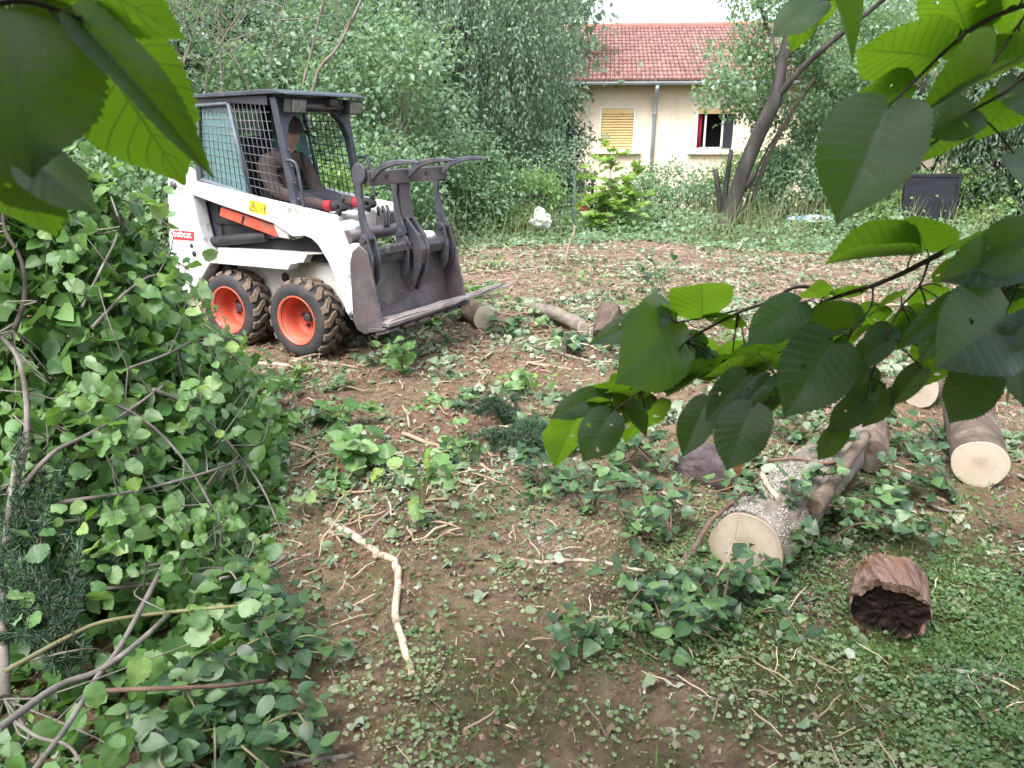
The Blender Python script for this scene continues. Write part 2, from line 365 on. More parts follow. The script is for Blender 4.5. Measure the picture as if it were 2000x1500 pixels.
me = mesh_np('roof_tiles', W.reshape(-1, 3), (TQ[None]+(np.arange(n)*k)[:, None, None]).reshape(-1, 4), MTILE, False, np.repeat(RNG.random(n), k))
tag(link('roof_tiles', me, roofo), kind='stuff')
MB().tube([(ex-.03, DEEP/2, ez+(DEEP/2+OV)*slope+.03), (LEN+.4, DEEP/2, ez+(DEEP/2+OV)*slope+.03)], .09, 10).build('ridge_tiles', surf('ridge clay', [(.3, (.24, .09, .07)), (.7, (.33, .14, .11))], 6, rough=.8), roofo)
g = MB(); gn = 9
V = []; Fq = []
for xx in (ex-.05, LEN+.4):
    for k in range(gn):
        a = math.pi+math.pi*k/(gn-1); V.append((xx, -OV-.07+.075*math.cos(a), ez-.045+.075*math.sin(a)))
    for k in range(gn):
        a = 2*math.pi-math.pi*k/(gn-1); V.append((xx, -OV-.07+.068*math.cos(a), ez-.045+.068*math.sin(a)))
m2 = 2*gn
g.add(V, [(i, (i+1) % m2, (i+1) % m2+m2, i+m2) for i in range(m2)]+[list(range(m2))[::-1], list(range(m2, 2*m2))], False)
g.build('gutter', MGUT, house)
dx = hw(1277, 250)[0]
MB().tube([(dx, -OV-.07, ez-.12), (dx, -OV-.05, ez-.2), (dx, -.12, ez-.42), (dx, -.075, ez-.5), (dx-.03, -.075, .1)], .048, 10).build('downpipe', MGUT, house)
for zc in (ez-.75, ez-2.0): MB().tube([(dx-.01, -.075, zc-.02), (dx-.01, -.075, zc+.02)], .058, 10).build('pipe_clip', MGUT, house)
def window(x0, x1, z0, z1, shut):
    wn = empty('window', ((x0+x1)/2, 0, z0), parent=house); hw_ = (x1-x0)/2; H_ = z1-z0
    MB().box((0, -.03, -.06), (2*hw_+.34, .18, .10)).build('sill', MW, wn, .01)
    f = MB()
    for s in (-1, 1): f.box((s*(hw_-.015), .05, H_/2), (.05, .10, H_-.004))
    f.box((0, .05, H_-.012), (2*hw_-.08, .09, .04)); f.build('guide_rail', MWHITE, wn)
    MB().box((0, .055, H_-.10), (2*hw_-.085, .07, .14)).build('shutter_box', MSLAT, wn, .006)
    if shut:
        ns = 13; z_top = H_-.175; hs_ = (z_top+.0)/ns
        for i in range(ns):
            zc = z_top-(i+.5)*hs_
            MB().prism([(-hw_+.045, 0), (hw_-.045, 0), (hw_-.045, 1), (-hw_+.045, 1)], 0, 1)
            s_ = MB(); V = [(sx*(hw_-.045), yy, zz) for sx in (-1, 1) for yy, zz in ((.055, zc-hs_*.5+.006), (.040, zc-hs_*.25), (.037, zc+.01), (.048, zc+hs_*.5-.004), (.065, zc+hs_*.5-.004), (.065, zc-hs_*.5+.006))]
            s_.add(V, [(i_, (i_+1) % 6, (i_+1) % 6+6, i_+6) for i_ in range(6)]+[(5, 4, 3, 2, 1, 0), (6, 7, 8, 9, 10, 11)]).build('slat', MSLAT, wn)
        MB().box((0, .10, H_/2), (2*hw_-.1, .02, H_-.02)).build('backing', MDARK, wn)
    else:
        fr = MB()
        for s in (-1, 1): fr.box((s*(hw_-.07), .19, H_/2), (.05, .05, H_-.01))
        fr.box((0, .19, .03), (2*hw_-.2, .05, .05)); fr.box((0, .19, H_-.03), (2*hw_-.2, .05, .05)); fr.build('frame', MWHITE, wn)
        MRED = surf('red curtain', [(.3, (.28, .015, .03)), (.7, (.42, .03, .06))], 6, rough=.9)
        for s in (-1, 1):
            c = []; nn = 9
            xs = [s*(hw_-.05-.105*i/(nn-1)) for i in range(nn)]
            V = [(x, .15+.012*math.sin(i*2.1), z) for z in (.05, H_-.19) for i, x in enumerate(xs)]
            cu = MB().add(V, [(i, i+1, nn+i+1, nn+i) for i in range(nn-1)], True).build('curtain', MRED, wn)
            md = cu.modifiers.new('solid', 'SOLIDIFY'); md.thickness = .004
        mg, ntg = newmat('window glass'); gb_ = N(ntg, 'ShaderNodeBsdfPrincipled'); gb_.inputs['Base Color'].default_value = (.03, .035, .045, 1); gb_.inputs['Roughness'].default_value = .06
        go = N(ntg, 'ShaderNodeOutputMaterial'); ntg.links.new(gb_.outputs[0], go.inputs[0])
        for xa, xb in ((-.56, -.44), (.32, .44)):                # the two open sashes seen nearly edge on
            MB().box(((xa+xb)/2*hw_*2*.5, .10, H_/2-.07), (.045, .05, H_-.22)).build('sash', MWHITE, wn)
        sp_ = MB().box((.66*hw_, .11, H_/2-.08), (.46*hw_, .012, H_-.24)).build('pane', mg, wn)
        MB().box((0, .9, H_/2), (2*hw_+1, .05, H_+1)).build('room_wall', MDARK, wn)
    return wn
window(wl[0], wl[1], z_b, z_t, True); window(wr[0], wr[1], z_b, z_t, False)

# ================================================================== TREES AND SHRUBS
def G3(x, y): return np.array([x, y, float(gz(x, y))])
MBARK = surf('shade darkened grey brown bark', [(.3, (.018, .016, .015)), (.55, (.042, .038, .035)), (.75, (.08, .073, .068))], 6, 7, .9, .2, bump=.8, bscale=16, stretch=(1, 1, .25))  # darkened so the shade on the leaning trunk sits in the bark colour
MPALE = surf('pale stem bark', [(.3, (.11, .095, .075)), (.7, (.22, .19, .155))], 8, 6, .85, .2, bump=.4, bscale=30, stretch=(1, 1, .3))
MSTEM = surf('dark stem bark', [(.3, (.035, .028, .022)), (.7, (.075, .06, .05))], 9, 6, .85, .2, bump=.5, bscale=40)
LM = dict(
    pale=leafmat('veil paled green leaf', [(0, (.09, .165, .088)), (.5, (.145, .24, .135)), (1, (.22, .32, .20))], (.27, .34, .22), (.34, .55, .13), .42, .42, .5),  # albedo raised to put the pale veil over the distance into the leaf
    weep=leafmat('veil paled narrow grey green leaf', [(0, (.085, .15, .095)), (.55, (.14, .215, .145)), (1, (.22, .30, .22))], (.27, .33, .26), (.30, .46, .16), .42, .42, .5),  # leaf colour also paled to stand in for the distant veil
    lush=leafmat('fresh shrub leaf', [(0, (.07, .145, .045)), (.5, (.12, .22, .07)), (1, (.22, .33, .09))], (.18, .27, .12), (.38, .62, .08), .42, .42, .5),
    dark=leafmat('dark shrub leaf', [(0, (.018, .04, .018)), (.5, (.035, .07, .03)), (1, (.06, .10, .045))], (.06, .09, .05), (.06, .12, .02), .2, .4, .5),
    dry=leafmat('dry grass stalk', [(0, (.09, .15, .05)), (.5, (.15, .19, .08)), (1, (.28, .27, .15))], (.2, .2, .1), (.25, .28, .08), .25, .6, .3))
def kite(w, y=.42):
    """cheap folded leaf of four triangles"""
    return (np.array([(0, 0, 0), (0, .5, -.03), (0, 1, -.16), (-w, y, w*.3), (w, y, w*.3)]), np.array([(0, 4, 1), (1, 4, 2), (0, 1, 3), (1, 2, 3)]), np.array([(0, .5), (.5, .5), (1, .5), (.4, 0), (.4, 1)]))
S_HEX = (np.array([(0, 0, 0), (.36, .22, .07), (.42, .68, .06), (.05, 1, -.06), (-.38, .72, .05), (-.38, .25, .08)]), np.array([(0, 1, 2), (0, 2, 3), (0, 3, 4), (0, 4, 5)]), np.zeros((6, 2)))
S_H8 = (np.array([(0, 0, 0), (.30, -.02, .08), (.45, .3, .10), (.34, .68, .02), (0, 1.02, -.2), (-.34, .68, .02), (-.45, .3, .10), (-.30, -.02, .08)]), np.array([(0, 1, 2), (0, 2, 3), (0, 3, 4), (0, 4, 5), (0, 5, 6), (0, 6, 7)]), np.zeros((8, 2)))
S_OV = kite(.36); S_LA = kite(.165, .45); S_HZ = kite(.46, .4)
S_BL = (np.array([(-.012, 0, 0), (.012, 0, 0), (.009, .55, .05), (-.009, .55, .05), (0, 1, .22), (0, 1, .22)]), np.array([(0, 1, 2, 3), (3, 2, 4, 5)]), np.array([(0, 0), (0, 1), (.5, 1), (.5, 0), (1, .5), (1, .5)]))
def limb(mb, p0, p1, r0, r1, bend=.12, n=6, seg=7):
    p0 = np.array(p0, float); p1 = np.array(p1, float); L_ = np.linalg.norm(p1-p0); k = RNG.normal(size=3)*bend*L_
    P = [p0+(p1-p0)*t+k*math.sin(math.pi*t)*.6+RNG.normal(size=3)*bend*.06*L_*(0 < t < 1) for t in np.linspace(0, 1, seg)]
    mb.tube(P, list(np.linspace(r0, r1, seg)), n); return P
def shrub(name, label, cat, base, crown, rad, nclump, nleaf, shape, size, mat, bark, stems=6, r0=.03, clump=.28, group=None, flat=.3, droop=0.0, fill=.55, part='crown', under=0.0):
    """stems from the base fan out to leaf clumps; clumps spread through the crown ellipsoid, uneven and with gaps"""
    root = empty(name, base); tag(root, label, cat, group); base = np.array(base, float); c = np.array(crown, float)-base; rad = np.array(rad, float)
    d = rdir(nclump); rr = (fill+(1-fill)*RNG.random(nclump))**.6*(.78+.35*RNG.random(nclump)); K = c+d*rr[:, None]*rad
    K[:, 2] = np.maximum(K[:, 2], .12)
    tb = MB()
    for i in range(stems):
        q = K[RNG.integers(nclump)]; a = np.array([RNG.normal()*.12*rad[0], RNG.normal()*.1*rad[1], -.05])
        P = limb(tb, a, q, r0*(.6+.7*RNG.random()), r0*.2, .10, 6, 8)
        for j in range(3):
            q2 = K[np.argmin(np.linalg.norm(K-P[4+j % 3]-RNG.normal(size=3)*.5*rad.mean(), axis=1))]; limb(tb, P[3+j], q2, r0*.32, r0*.08, .12, 5, 6)
    tb.build('trunk' if part == 'crown' else 'stem', bark, root)
    n = nleaf; ci = RNG.integers(nclump, size=n); cs = clump*(.5+RNG.random(nclump))
    off = RNG.normal(size=(n, 3))*cs[ci][:, None]*.55; off[:, 2] *= .75; off[:, 2] -= droop*np.abs(RNG.normal(size=n))*cs[ci]
    pos = K[ci]+off; keep = pos[:, 2] > .03; pos = pos[keep]; ci = ci[keep]; n = len(pos)
    nrm = unit(np.array([0, -.35, 1.0])*1.0+RNG.normal(size=(n, 3))*(.75-flat)+unit(off[keep])*.5)
    ax = RNG.normal(size=(n, 3)); ax[:, 2] -= .5+droop*2.5; ax += unit(off[keep])*.8
    tone = np.clip(RNG.random(nclump)[ci]*.5+RNG.random(n)*.5, 0, 1)
    cloud(part, shape, pos, ax, nrm, size*(.6+.7*RNG.random(n)), mat, root, rnd=tone)
    return root
def bx(px, Y): return float(on_y(px, 400, Y)[0])
# ---- thicket behind the machine
TH_ = [(-120, 10.2, 2.4, 1.7, 'lush', 'pale'), (60, 12.0, 2.6, 1.8, 'pale', 'pale'), (290, 11.0, 2.5, 1.7, 'pale', 'pale'), (500, 12.6, 2.7, 1.8, 'weep', 'pale'), (690, 11.8, 2.2, 1.5, 'pale', 'pale'), (330, 9.8, .95, .95, 'pale', 'pale')]
TL = ['fresh green bushy thicket at the edge of the clearing beyond the heap', 'pale leafed small tree rising behind the branch heap', 'pale leafed many stemmed tree rising straight behind the loader cab', 'grey green tree with thin bare pale stems behind the loader roof',
      'light green bushy tree between the loader and the weeping tree', 'low pale shrub close behind the loader tail']
for (px, Y, cz, r, lm, bk), lb in zip(TH_, TL):
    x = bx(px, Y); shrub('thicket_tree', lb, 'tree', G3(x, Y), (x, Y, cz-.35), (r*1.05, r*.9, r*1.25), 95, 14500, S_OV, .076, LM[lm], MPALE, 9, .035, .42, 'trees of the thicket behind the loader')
for i, (x0, y0, x1, y1, Y, wd) in enumerate([(610, 180, 720, -30, 10.4, 12), (585, 220, 640, -30, 10.6, 10), (440, 250, 425, -20, 10.3, 9), (400, 190, 470, 20, 10.1, 6), (530, 240, 560, -10, 10.5, 5), (330, 260, 395, 10, 10.0, 6), (300, 130, 350, 0, 10, 5), (490, 200, 425, 40, 10.2, 5)]):
    a = on_y(x0, y0, Y); c = on_y(x1, y1, Y-.1); g0 = G3(a[0]-.35*(c[0]-a[0]), Y); st = MB()
    P = smooth_path([g0-[0, 0, .05], a, (a+c)/2+RNG.normal(size=3)*.05, c, c+(c-a)*.35], 4); st.tube(P-g0, list(np.linspace(wd, wd*.45, len(P))/F_PX*Y*.32), 6)
    e = tag(empty('bare_stem', g0), 'thin bare pale stem rising through the thicket behind the loader', 'stem', 'bare stems in the thicket'); st.build('trunk', MPALE, e)
    tw = MB()
    for j in range(4): q = P[len(P)//2+j]-g0; limb(tw, q, q+RNG.normal(size=3)*[.4, .3, .3]+[0, 0, .25], .008, .003, .2, 5, 6)
    tw.build('twig', MPALE, e)
# ---- the big weeping tree
def weeping(base, crown, rad, nstr, label):
    root = empty('weeping_tree', base); tag(root, label, 'tree'); base = np.array(base, float); c = np.array(crown)-base; tb = MB()
    ends = []
    limb(tb, (0, 0, -.1), c*[.6, .6, .75], .22, .15, .05, 9, 8)
    for i in range(26):
        d = rdir(1)[0]; d[2] = abs(d[2])*.6-.05; q = c+d*rad*np.array([.8, .8, .8]); ends.append(limb(tb, c*[.6, .6, .6+.2*RNG.random()], q, .07, .02, .12, 6, 8))
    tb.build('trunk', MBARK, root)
    P = []; A = []; tn = []; sm = MB()
    for i in range(nstr):
        d = rdir(1)[0]; d[1] -= .25; d = d/np.linalg.norm(d); s = c+d*np.array(rad)*(.45+.6*RNG.random()**.6); Ls = .5+.8*RNG.random(); out = np.array([d[0], d[1], 0])*.5
        if s[2] < .5: continue
        tone = RNG.random(); m_ = int(Ls*34); t = np.linspace(0, 1, m_)
        pts = s+out*(t*Ls*.55)[:, None]+np.array([0, 0, 1])*(.14*np.sin(t*2.2)-(t**1.6)*Ls*.85)[:, None]
        keep = pts[:, 2] > .25; pts = pts[keep]
        if len(pts) < 4: continue
        if i % 3 == 0: sm.tube(pts[::5], .005, 4, cap=False)
        P.append(pts+RNG.normal(size=pts.shape)*.045); a = RNG.normal(size=pts.shape)*.5; a[:, 2] -= .9; A.append(a); tn.append(np.clip(tone*.6+RNG.random(len(pts))*.4, 0, 1))
    sm.build('hanging_shoots', MSTEM, root)['kind'] = 'stuff'
    P = np.vstack(P); A = np.vstack(A); n = len(P)
    nr_ = unit(np.array([0, -.7, .8])+RNG.normal(size=(n, 3))*.6)
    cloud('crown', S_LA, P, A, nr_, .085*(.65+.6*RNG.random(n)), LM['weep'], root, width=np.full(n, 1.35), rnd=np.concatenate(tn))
x = bx(880, 15.5); weeping(G3(x, 15.5), (x, 15.5, 3.3), (2.2, 2.1, 2.9), 2300, 'big weeping tree with narrow drooping grey green leaves beside the house')
# ---- dark trees further back that close the view
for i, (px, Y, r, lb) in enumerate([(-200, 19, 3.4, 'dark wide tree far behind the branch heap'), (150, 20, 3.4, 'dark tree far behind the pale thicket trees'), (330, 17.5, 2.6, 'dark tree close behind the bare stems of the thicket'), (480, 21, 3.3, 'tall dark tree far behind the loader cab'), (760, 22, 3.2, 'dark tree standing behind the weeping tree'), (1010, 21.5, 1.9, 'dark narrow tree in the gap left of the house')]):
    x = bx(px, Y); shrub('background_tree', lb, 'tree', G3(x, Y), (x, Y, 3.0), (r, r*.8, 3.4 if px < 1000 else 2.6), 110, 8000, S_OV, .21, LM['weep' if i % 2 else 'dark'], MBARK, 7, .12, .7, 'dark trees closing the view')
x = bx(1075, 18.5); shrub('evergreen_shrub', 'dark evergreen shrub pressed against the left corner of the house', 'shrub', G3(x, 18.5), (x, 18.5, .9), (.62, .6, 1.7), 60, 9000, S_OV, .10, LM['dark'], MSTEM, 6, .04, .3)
# ---- bushes and undergrowth in the middle distance
BU = [(760, 10.6, .75, (.75, .5, .85), 'pale', 'pale grey green bush just beyond the loader bucket'), (880, 12.4, .7, (1.0, .6, .9), 'pale', 'light green bush below the weeping tree'), (1000, 12.8, .45, (.9, .6, .65), 'lush', 'low fresh green bush left of the wire fence posts'),
      (1080, 14.6, .7, (.7, .5, .9), 'weep', 'grey green bush at the foot of the house corner'), (1300, 14.0, .40, (1.0, .5, .55), 'pale', 'low leafy bush below the shuttered window'), (1480, 15.0, .55, (.9, .6, .75), 'lush', 'green bush behind the leaning tree trunk'),
      (1560, 13.2, .5, (.9, .6, .8), 'pale', 'pale bush right of the leaning tree trunk'), (1680, 13.6, .55, (.9, .6, .95), 'weep', 'grey green bush between the leaning tree and the black panel'), (1830, 12.6, .35, (1.1, .6, .6), 'lush', 'low bush growing in front of the black panel'),
      (1640, 16.8, 1.6, (1.1, .7, 1.3), 'pale', 'tall pale bush against the right part of the house wall'), (1980, 13.0, .4, (.9, .6, .8), 'dark', 'dark low bush at the foot of the conifer hedge'), (640, 9.6, .5, (.6, .4, .7), 'lush', 'small bright bush seen under the loader cab')]
for px, Y, cz, rd, lm, lb in BU:
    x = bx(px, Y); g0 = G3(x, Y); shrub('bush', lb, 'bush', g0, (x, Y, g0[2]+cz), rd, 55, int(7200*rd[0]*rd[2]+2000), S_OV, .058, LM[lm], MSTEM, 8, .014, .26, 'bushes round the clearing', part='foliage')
# ---- leafy young tree in front of the house
def sapling(base_px, Y, tops, label):
    g0 = G3(bx(base_px, Y), Y); root = empty('sapling', g0); tag(root, label, 'sapling'); tb = MB(); P = []; A = []
    for (px, py) in tops:
        q = on_y(px, py, Y)-g0; pts = limb(tb, (0, 0, -.03), q, .014, .004, .06, 6, 10)
        for t in np.linspace(.3, 1, 9):
            s = np.array(pts[min(9, int(t*9))]); 
            for k in range(2):
                d = rdir(1)[0]; d[2] = .4+.5*d[2]; m_ = np.linspace(.08, RNG.uniform(.2, .5)*(1.25-t*.6), 4); pp = s+d*m_[:, None]; pp[:, 2] -= m_**2*.6
                P.append(np.vstack([pp, pp])); side = np.cross(d, [0, 0, 1]); A.append(np.vstack([d+side*.8+np.zeros_like(pp), d-side*.8+np.zeros_like(pp)]))
    tb.build('trunk', MPALE, root); P = np.vstack(P); A = np.vstack(A); n = len(P)
    cloud('crown', S_OV, P, A, unit(np.array([0, -.3, 1])+RNG.normal(size=(n, 3))*.6), .15*(.6+.6*RNG.random(n)), leafmat('yellow green sapling leaf', [(0, (.13, .24, .05)), (1, (.25, .38, .09))], (.2, .3, .1), (.4, .6, .06), .4, .4, .5), root)
sapling(1180, 12.6, [(1190, 290), (1160, 330), (1235, 345), (1260, 390), (1205, 360), (1150, 400)], 'yellow green sapling with feathery leaves in front of the shuttered window')
# ---- leaning tree by the house
tr = G3(*(on_z(1408, 462, 0)[:2])); Yt = tr[1]; root = empty('leaning_tree', tr); tag(root, 'dark leaning tree trunk forking before the open window of the house', 'tree')
def tp(pts, Y): return np.array([on_y(a, b_, Y+dy)-tr for a, b_, dy in pts])
tk = MB(); P = smooth_path(tp([(1400, 475, 0), (1425, 420, 0), (1450, 340, 0), (1485, 255, 0), (1515, 190, 0), (1528, 120, 0), (1545, 40, .1), (1560, -60, .3)], Yt), 5)
tk.tube(P, list(np.interp(np.linspace(0, 1, len(P)), [0, .1, .25, .55, .7, 1], np.array([44, 33, 29, 27, 20, 13])/F_PX*Yt*.5)), 12); 
for pts, wd in (([(1512, 196, 0), (1560, 140, -.2), (1620, 85, -.5), (1700, 20, -.8), (1760, -30, -1)], 14), ([(1535, 110, 0), (1590, 60, .3), (1620, 10, .6)], 12), ([(1528, 130, 0), (1500, 60, .3), (1480, 0, .5)], 9), ([(1452, 370, 0), (1468, 350, -.1), (1474, 338, -.12)], 14)):
    P = smooth_path(tp(pts, Yt), 4); tk.tube(P, list(np.linspace(wd, wd*.45, len(P))/F_PX*Yt*.5), 8)
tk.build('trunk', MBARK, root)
n = 15000; K = []
for px, py, dy, s in [(1450, 90, .5, .55), (1480, 150, .7, .5), (1440, 150, .6, .4), (1520, 60, .4, .6), (1560, 110, .7, .6), (1600, 170, .7, .6), (1640, 90, .2, .7), (1700, 60, 0, .7), (1580, 20, .4, .6), (1500, 10, .6, .5), (1640, 230, .7, .5), (1560, 250, 1.0, .35), (1490, 220, .9, .3), (1540, 320, 1.1, .3), (1620, 310, 1.0, .4), (1690, 160, .4, .6), (1760, 120, .2, .7), (1750, 20, 0, .7), (1850, 70, .2, .7)]:
    K.append((*(on_y(px, py, Yt+dy)-tr), s))
K = np.array(K); ci = RNG.integers(len(K), size=n); sub = RNG.normal(size=(len(K)*7, 3))*np.repeat(K[:, 3], 7)[:, None]*.5; si = ci*7+RNG.integers(7, size=n)
P = K[ci, :3]+sub[si]+RNG.normal(size=(n, 3))*.12
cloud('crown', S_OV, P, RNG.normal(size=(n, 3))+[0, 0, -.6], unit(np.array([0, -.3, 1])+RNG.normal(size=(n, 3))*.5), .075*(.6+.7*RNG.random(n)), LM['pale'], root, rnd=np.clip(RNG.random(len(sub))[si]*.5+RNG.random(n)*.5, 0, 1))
for lb, pts, wd in (('short sawn off pole standing left of the leaning tree', [(1408, 450), (1405, 390), (1396, 330)], 13), ('tall sawn off pole leaning against the foot of the leaning tree', [(1412, 455), (1416, 380), (1428, 292)], 12), ('thin dark stem leaning right of the leaning tree', [(1448, 470), (1490, 330), (1540, 230), (1592, 150)], 9), ('very thin dark stem behind the leaning tree', [(1440, 440), (1480, 330), (1530, 240)], 5)):
    P = np.array([on_y(a, b_, Yt+.25) for a, b_ in pts]); g0 = np.array([P[0][0], P[0][1], float(gz(P[0][0], P[0][1]))]); P[0][2] = g0[2]-.05
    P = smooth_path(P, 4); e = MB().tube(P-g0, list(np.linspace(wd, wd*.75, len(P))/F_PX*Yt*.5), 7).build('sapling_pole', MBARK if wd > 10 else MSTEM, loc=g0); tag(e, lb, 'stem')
# ---- right side: big trees, hedge, black panel
for px, Y, cz, rd, lm, lb, nl in [(1780, 17, 3.2, (1.9, 1.2, 2.0), 'pale', 'tall pale leafed tree above the black panel', 11000), (2030, 16, 3.0, (1.8, 1.3, 2.4), 'weep', 'grey green tree beyond the conifer hedge', 11000), (1640, 19.2, 3.6, (1.4, .6, 1.4), 'weep', 'tree leaning over the right part of the tiled roof', 8000)]:
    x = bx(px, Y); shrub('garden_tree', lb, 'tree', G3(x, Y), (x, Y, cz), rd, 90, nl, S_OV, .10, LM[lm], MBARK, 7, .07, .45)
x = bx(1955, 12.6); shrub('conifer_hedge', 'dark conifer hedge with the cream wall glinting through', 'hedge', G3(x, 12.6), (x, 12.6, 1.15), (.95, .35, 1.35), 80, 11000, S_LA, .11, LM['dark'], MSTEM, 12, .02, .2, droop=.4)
a = on_z(1815, 470, 0); Yp = 11.9; pl, pr = on_y(1762, 400, Yp), on_y(1866, 400, Yp); zt_ = on_y(1815, 337, Yp)[2]
pb = float(gz(a[0], Yp)); g0 = (float((pl[0]+pr[0])/2), Yp, pb-.02); e = empty('black_panel', g0); hw2 = (pr[0]-pl[0])/2; hp = zt_-pb
tag(e, 'flat blue black upright panel standing among the shrubs', 'panel')
MPAN = surf('blue black panel', [(.4, (.006, .007, .011)), (.6, (.013, .015, .022))], 5, 6, .55, .4, stretch=(.4, .4, 3), bump=.2, bscale=14)
MB().box((0, 0, hp/2), (2*hw2-.06, .04, hp-.06)).build('board', MPAN, e)
f = MB(); f.box((-hw2+.015, 0, hp/2), (.05, .07, hp)); f.box((hw2-.015, 0, hp/2), (.05, .07, hp)); f.box((0, 0, hp-.02), (2*hw2-.085, .066, .05)); f.build('frame', MPAN, e, .006)
# ---- wire fence
MPOST = surf('green fence post', [(.3, (.05, .09, .07)), (.7, (.10, .14, .12))], 6, rough=.6)
tops = []
for px, py, yb, Y, lb in ((1063, 320, 470, 13.0, 'thin grey green metal fence post left of the house corner'), (1123, 333, 470, 12.7, 'thin metal fence post in front of the house corner'), (1158, 345, 450, 12.9, 'slim fence post half hidden by the sapling')):
    t_ = on_y(px, py, Y); g0 = G3(t_[0], Y); hp = t_[2]-g0[2]; e = empty('fence_post', g0); tag(e, lb, 'fence post', 'posts of the wire fence')
    p = MB(); p.box((0, 0, hp/2-.1), (.045, .006, hp+.2)); p.box((0, .022, hp/2-.1), (.006, .04, hp+.19)); p.build('post', MPOST, e); tops.append(t_)
    MB().box((0, -.006, hp-.12), (.02, .012, .03)).build('clip', MPOST, e)
for k, dz in enumerate((.06, .45)):
    a_, c_ = tops[0]-[0, .02, dz], tops[1]-[0, .02, dz]; P = [a_+(c_-a_)*t-np.array([0, 0, .05*math.sin(math.pi*t)]) for t in np.linspace(-.02, 1.02, 9)]
    tag(MB().tube(P, .004, 5).build('fence_wire', MPOST), ('upper' if k == 0 else 'lower')+' slack fence wire strung between the two thin metal posts', 'wire', 'fence wires')
# ---- small things lying in the undergrowth
def blob(name, label, cat, px, py, Y, sx, sy, sz, mat, seed):
    p = on_y(px, py, Y); bm = bmesh.new(); bmesh.ops.create_icosphere(bm, subdivisions=4, radius=1); r = np.random.default_rng(seed); ph = r.uniform(0, 6, 8)
    for v in bm.verts:
        c = v.co; k = 1+.16*math.sin(4*c.x+ph[0]+2*c.z)+.12*math.sin(7*c.y+ph[1]+3*c.x)+.10*math.sin(9*c.z+ph[2]+4*c.y)+.05*math.sin(17*c.x+ph[3])*math.sin(15*c.z+ph[4]); v.co = Vector((c.x*sx*k, c.y*sy*k, c.z*sz*k))
    for f_ in bm.faces: f_.smooth = True
    me_ = bpy.data.meshes.new(name); bm.to_mesh(me_); bm.free(); me_.materials.append(mat); o_ = link(name, me_); o_.location = p; tag(o_, label, cat); return o_
blob('plastic_sack', 'crumpled white sack with dark print lying in the undergrowth', 'sack', 1056, 428, 12.3, .17, .12, .14, surf('white sack', [(.35, (.02, .02, .025)), (.42, (.75, .76, .78)), (.7, (.8, .8, .8))], 5, 3, .4), 3)
blob('blue_tarpaulin', 'pale blue and white tarpaulin scrap glimpsed through the right shrubs', 'tarpaulin', 1582, 428, 12.6, .30, .1, .06, surf('blue white tarp', [(.4, (.12, .3, .62)), (.55, (.72, .78, .84))], 4, 3, .5), 5)
fl = on_y(1141, 411, 12.5); g0 = G3(fl[0], 12.5); e = empty('pink_flower', g0); tag(e, 'single pink flower in front of the house wall', 'flower'); hz_ = fl[2]-g0[2]
MB().tube([(0, 0, -.03), (.03, 0, hz_*.5), (0, 0, hz_)], .006, 6).build('stem', LM['lush'], e)
n = 14; d = rdir(n, .4); cloud('petals', S_OV, np.repeat([[0, 0, hz_]], n, 0), d, unit(np.cross(d, RNG.normal(size=(n, 3)))), np.full(n, .08), surf('pink petal', [(.3, (.55, .06, .14)), (.7, (.7, .13, .24))], 20), e, width=np.full(n, 1.4))
# ---- undergrowth nobody could count
n = 48000; X = RNG.uniform(-9, 9.5, n); Y = 11.0+RNG.random(n)**1.6*9; Yl = 11.6+.5*vnoise(X*.8, X*0, 4)-.9*sst(1.5, 5, X)*0
lim = np.interp(X, [-9, -6, -3, -.5, 1, 4, 7, 9.5], [8.6, 8.6, 9.2, 11.0, 11.6, 10.7, 9.4, 9.0])+.8*(fbm(X, X*0+2, 8)-.5)
Y = lim+(RNG.random(n)**1.5)*(19-lim); k_ = RNG.random(n); hgt = (.06+.55*fbm(X*1.1, Y*1.1, 12, 3)**1.5)*sst(-.1, 1.2, Y-lim); keep = ~((Y > 17.5) & (X > 1))
X, Y, k_, hgt = X[keep], Y[keep], k_[keep], hgt[keep]; n = len(X)
P = np.stack([X, Y, gz(X, Y)+hgt*k_+.015], -1)
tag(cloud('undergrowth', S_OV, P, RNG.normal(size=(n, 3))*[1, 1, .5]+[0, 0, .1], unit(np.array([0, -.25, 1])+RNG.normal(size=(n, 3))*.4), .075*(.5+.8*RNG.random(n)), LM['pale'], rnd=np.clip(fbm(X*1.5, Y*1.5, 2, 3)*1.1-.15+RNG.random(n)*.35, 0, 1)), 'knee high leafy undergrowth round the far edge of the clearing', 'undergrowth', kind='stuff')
n = 5000; X = RNG.uniform(-5, 8, n); lim2 = np.interp(X, [-9, -6, -3, -.5, 1, 4, 7, 9.5], [8.6, 8.6, 9.2, 11.0, 11.6, 10.7, 9.4, 9.0]); Y = lim2+RNG.random(n)**1.3*4.5; keep = fbm(X*.9, Y*.9, 41, 3) > .47; X, Y = X[keep], Y[keep]; n = len(X)
tag(cloud('tall_grass', S_BL, np.stack([X, Y, gz(X, Y)], -1), RNG.normal(size=(n, 3))*[.3, .3, .05]+[0, 0, 1], RNG.normal(size=(n, 3))*[1, 1, .1], .35+.5*RNG.random(n), LM['dry'], width=np.full(n, .6)), 'tall dry grass stalks among the undergrowth', 'grass', kind='stuff')
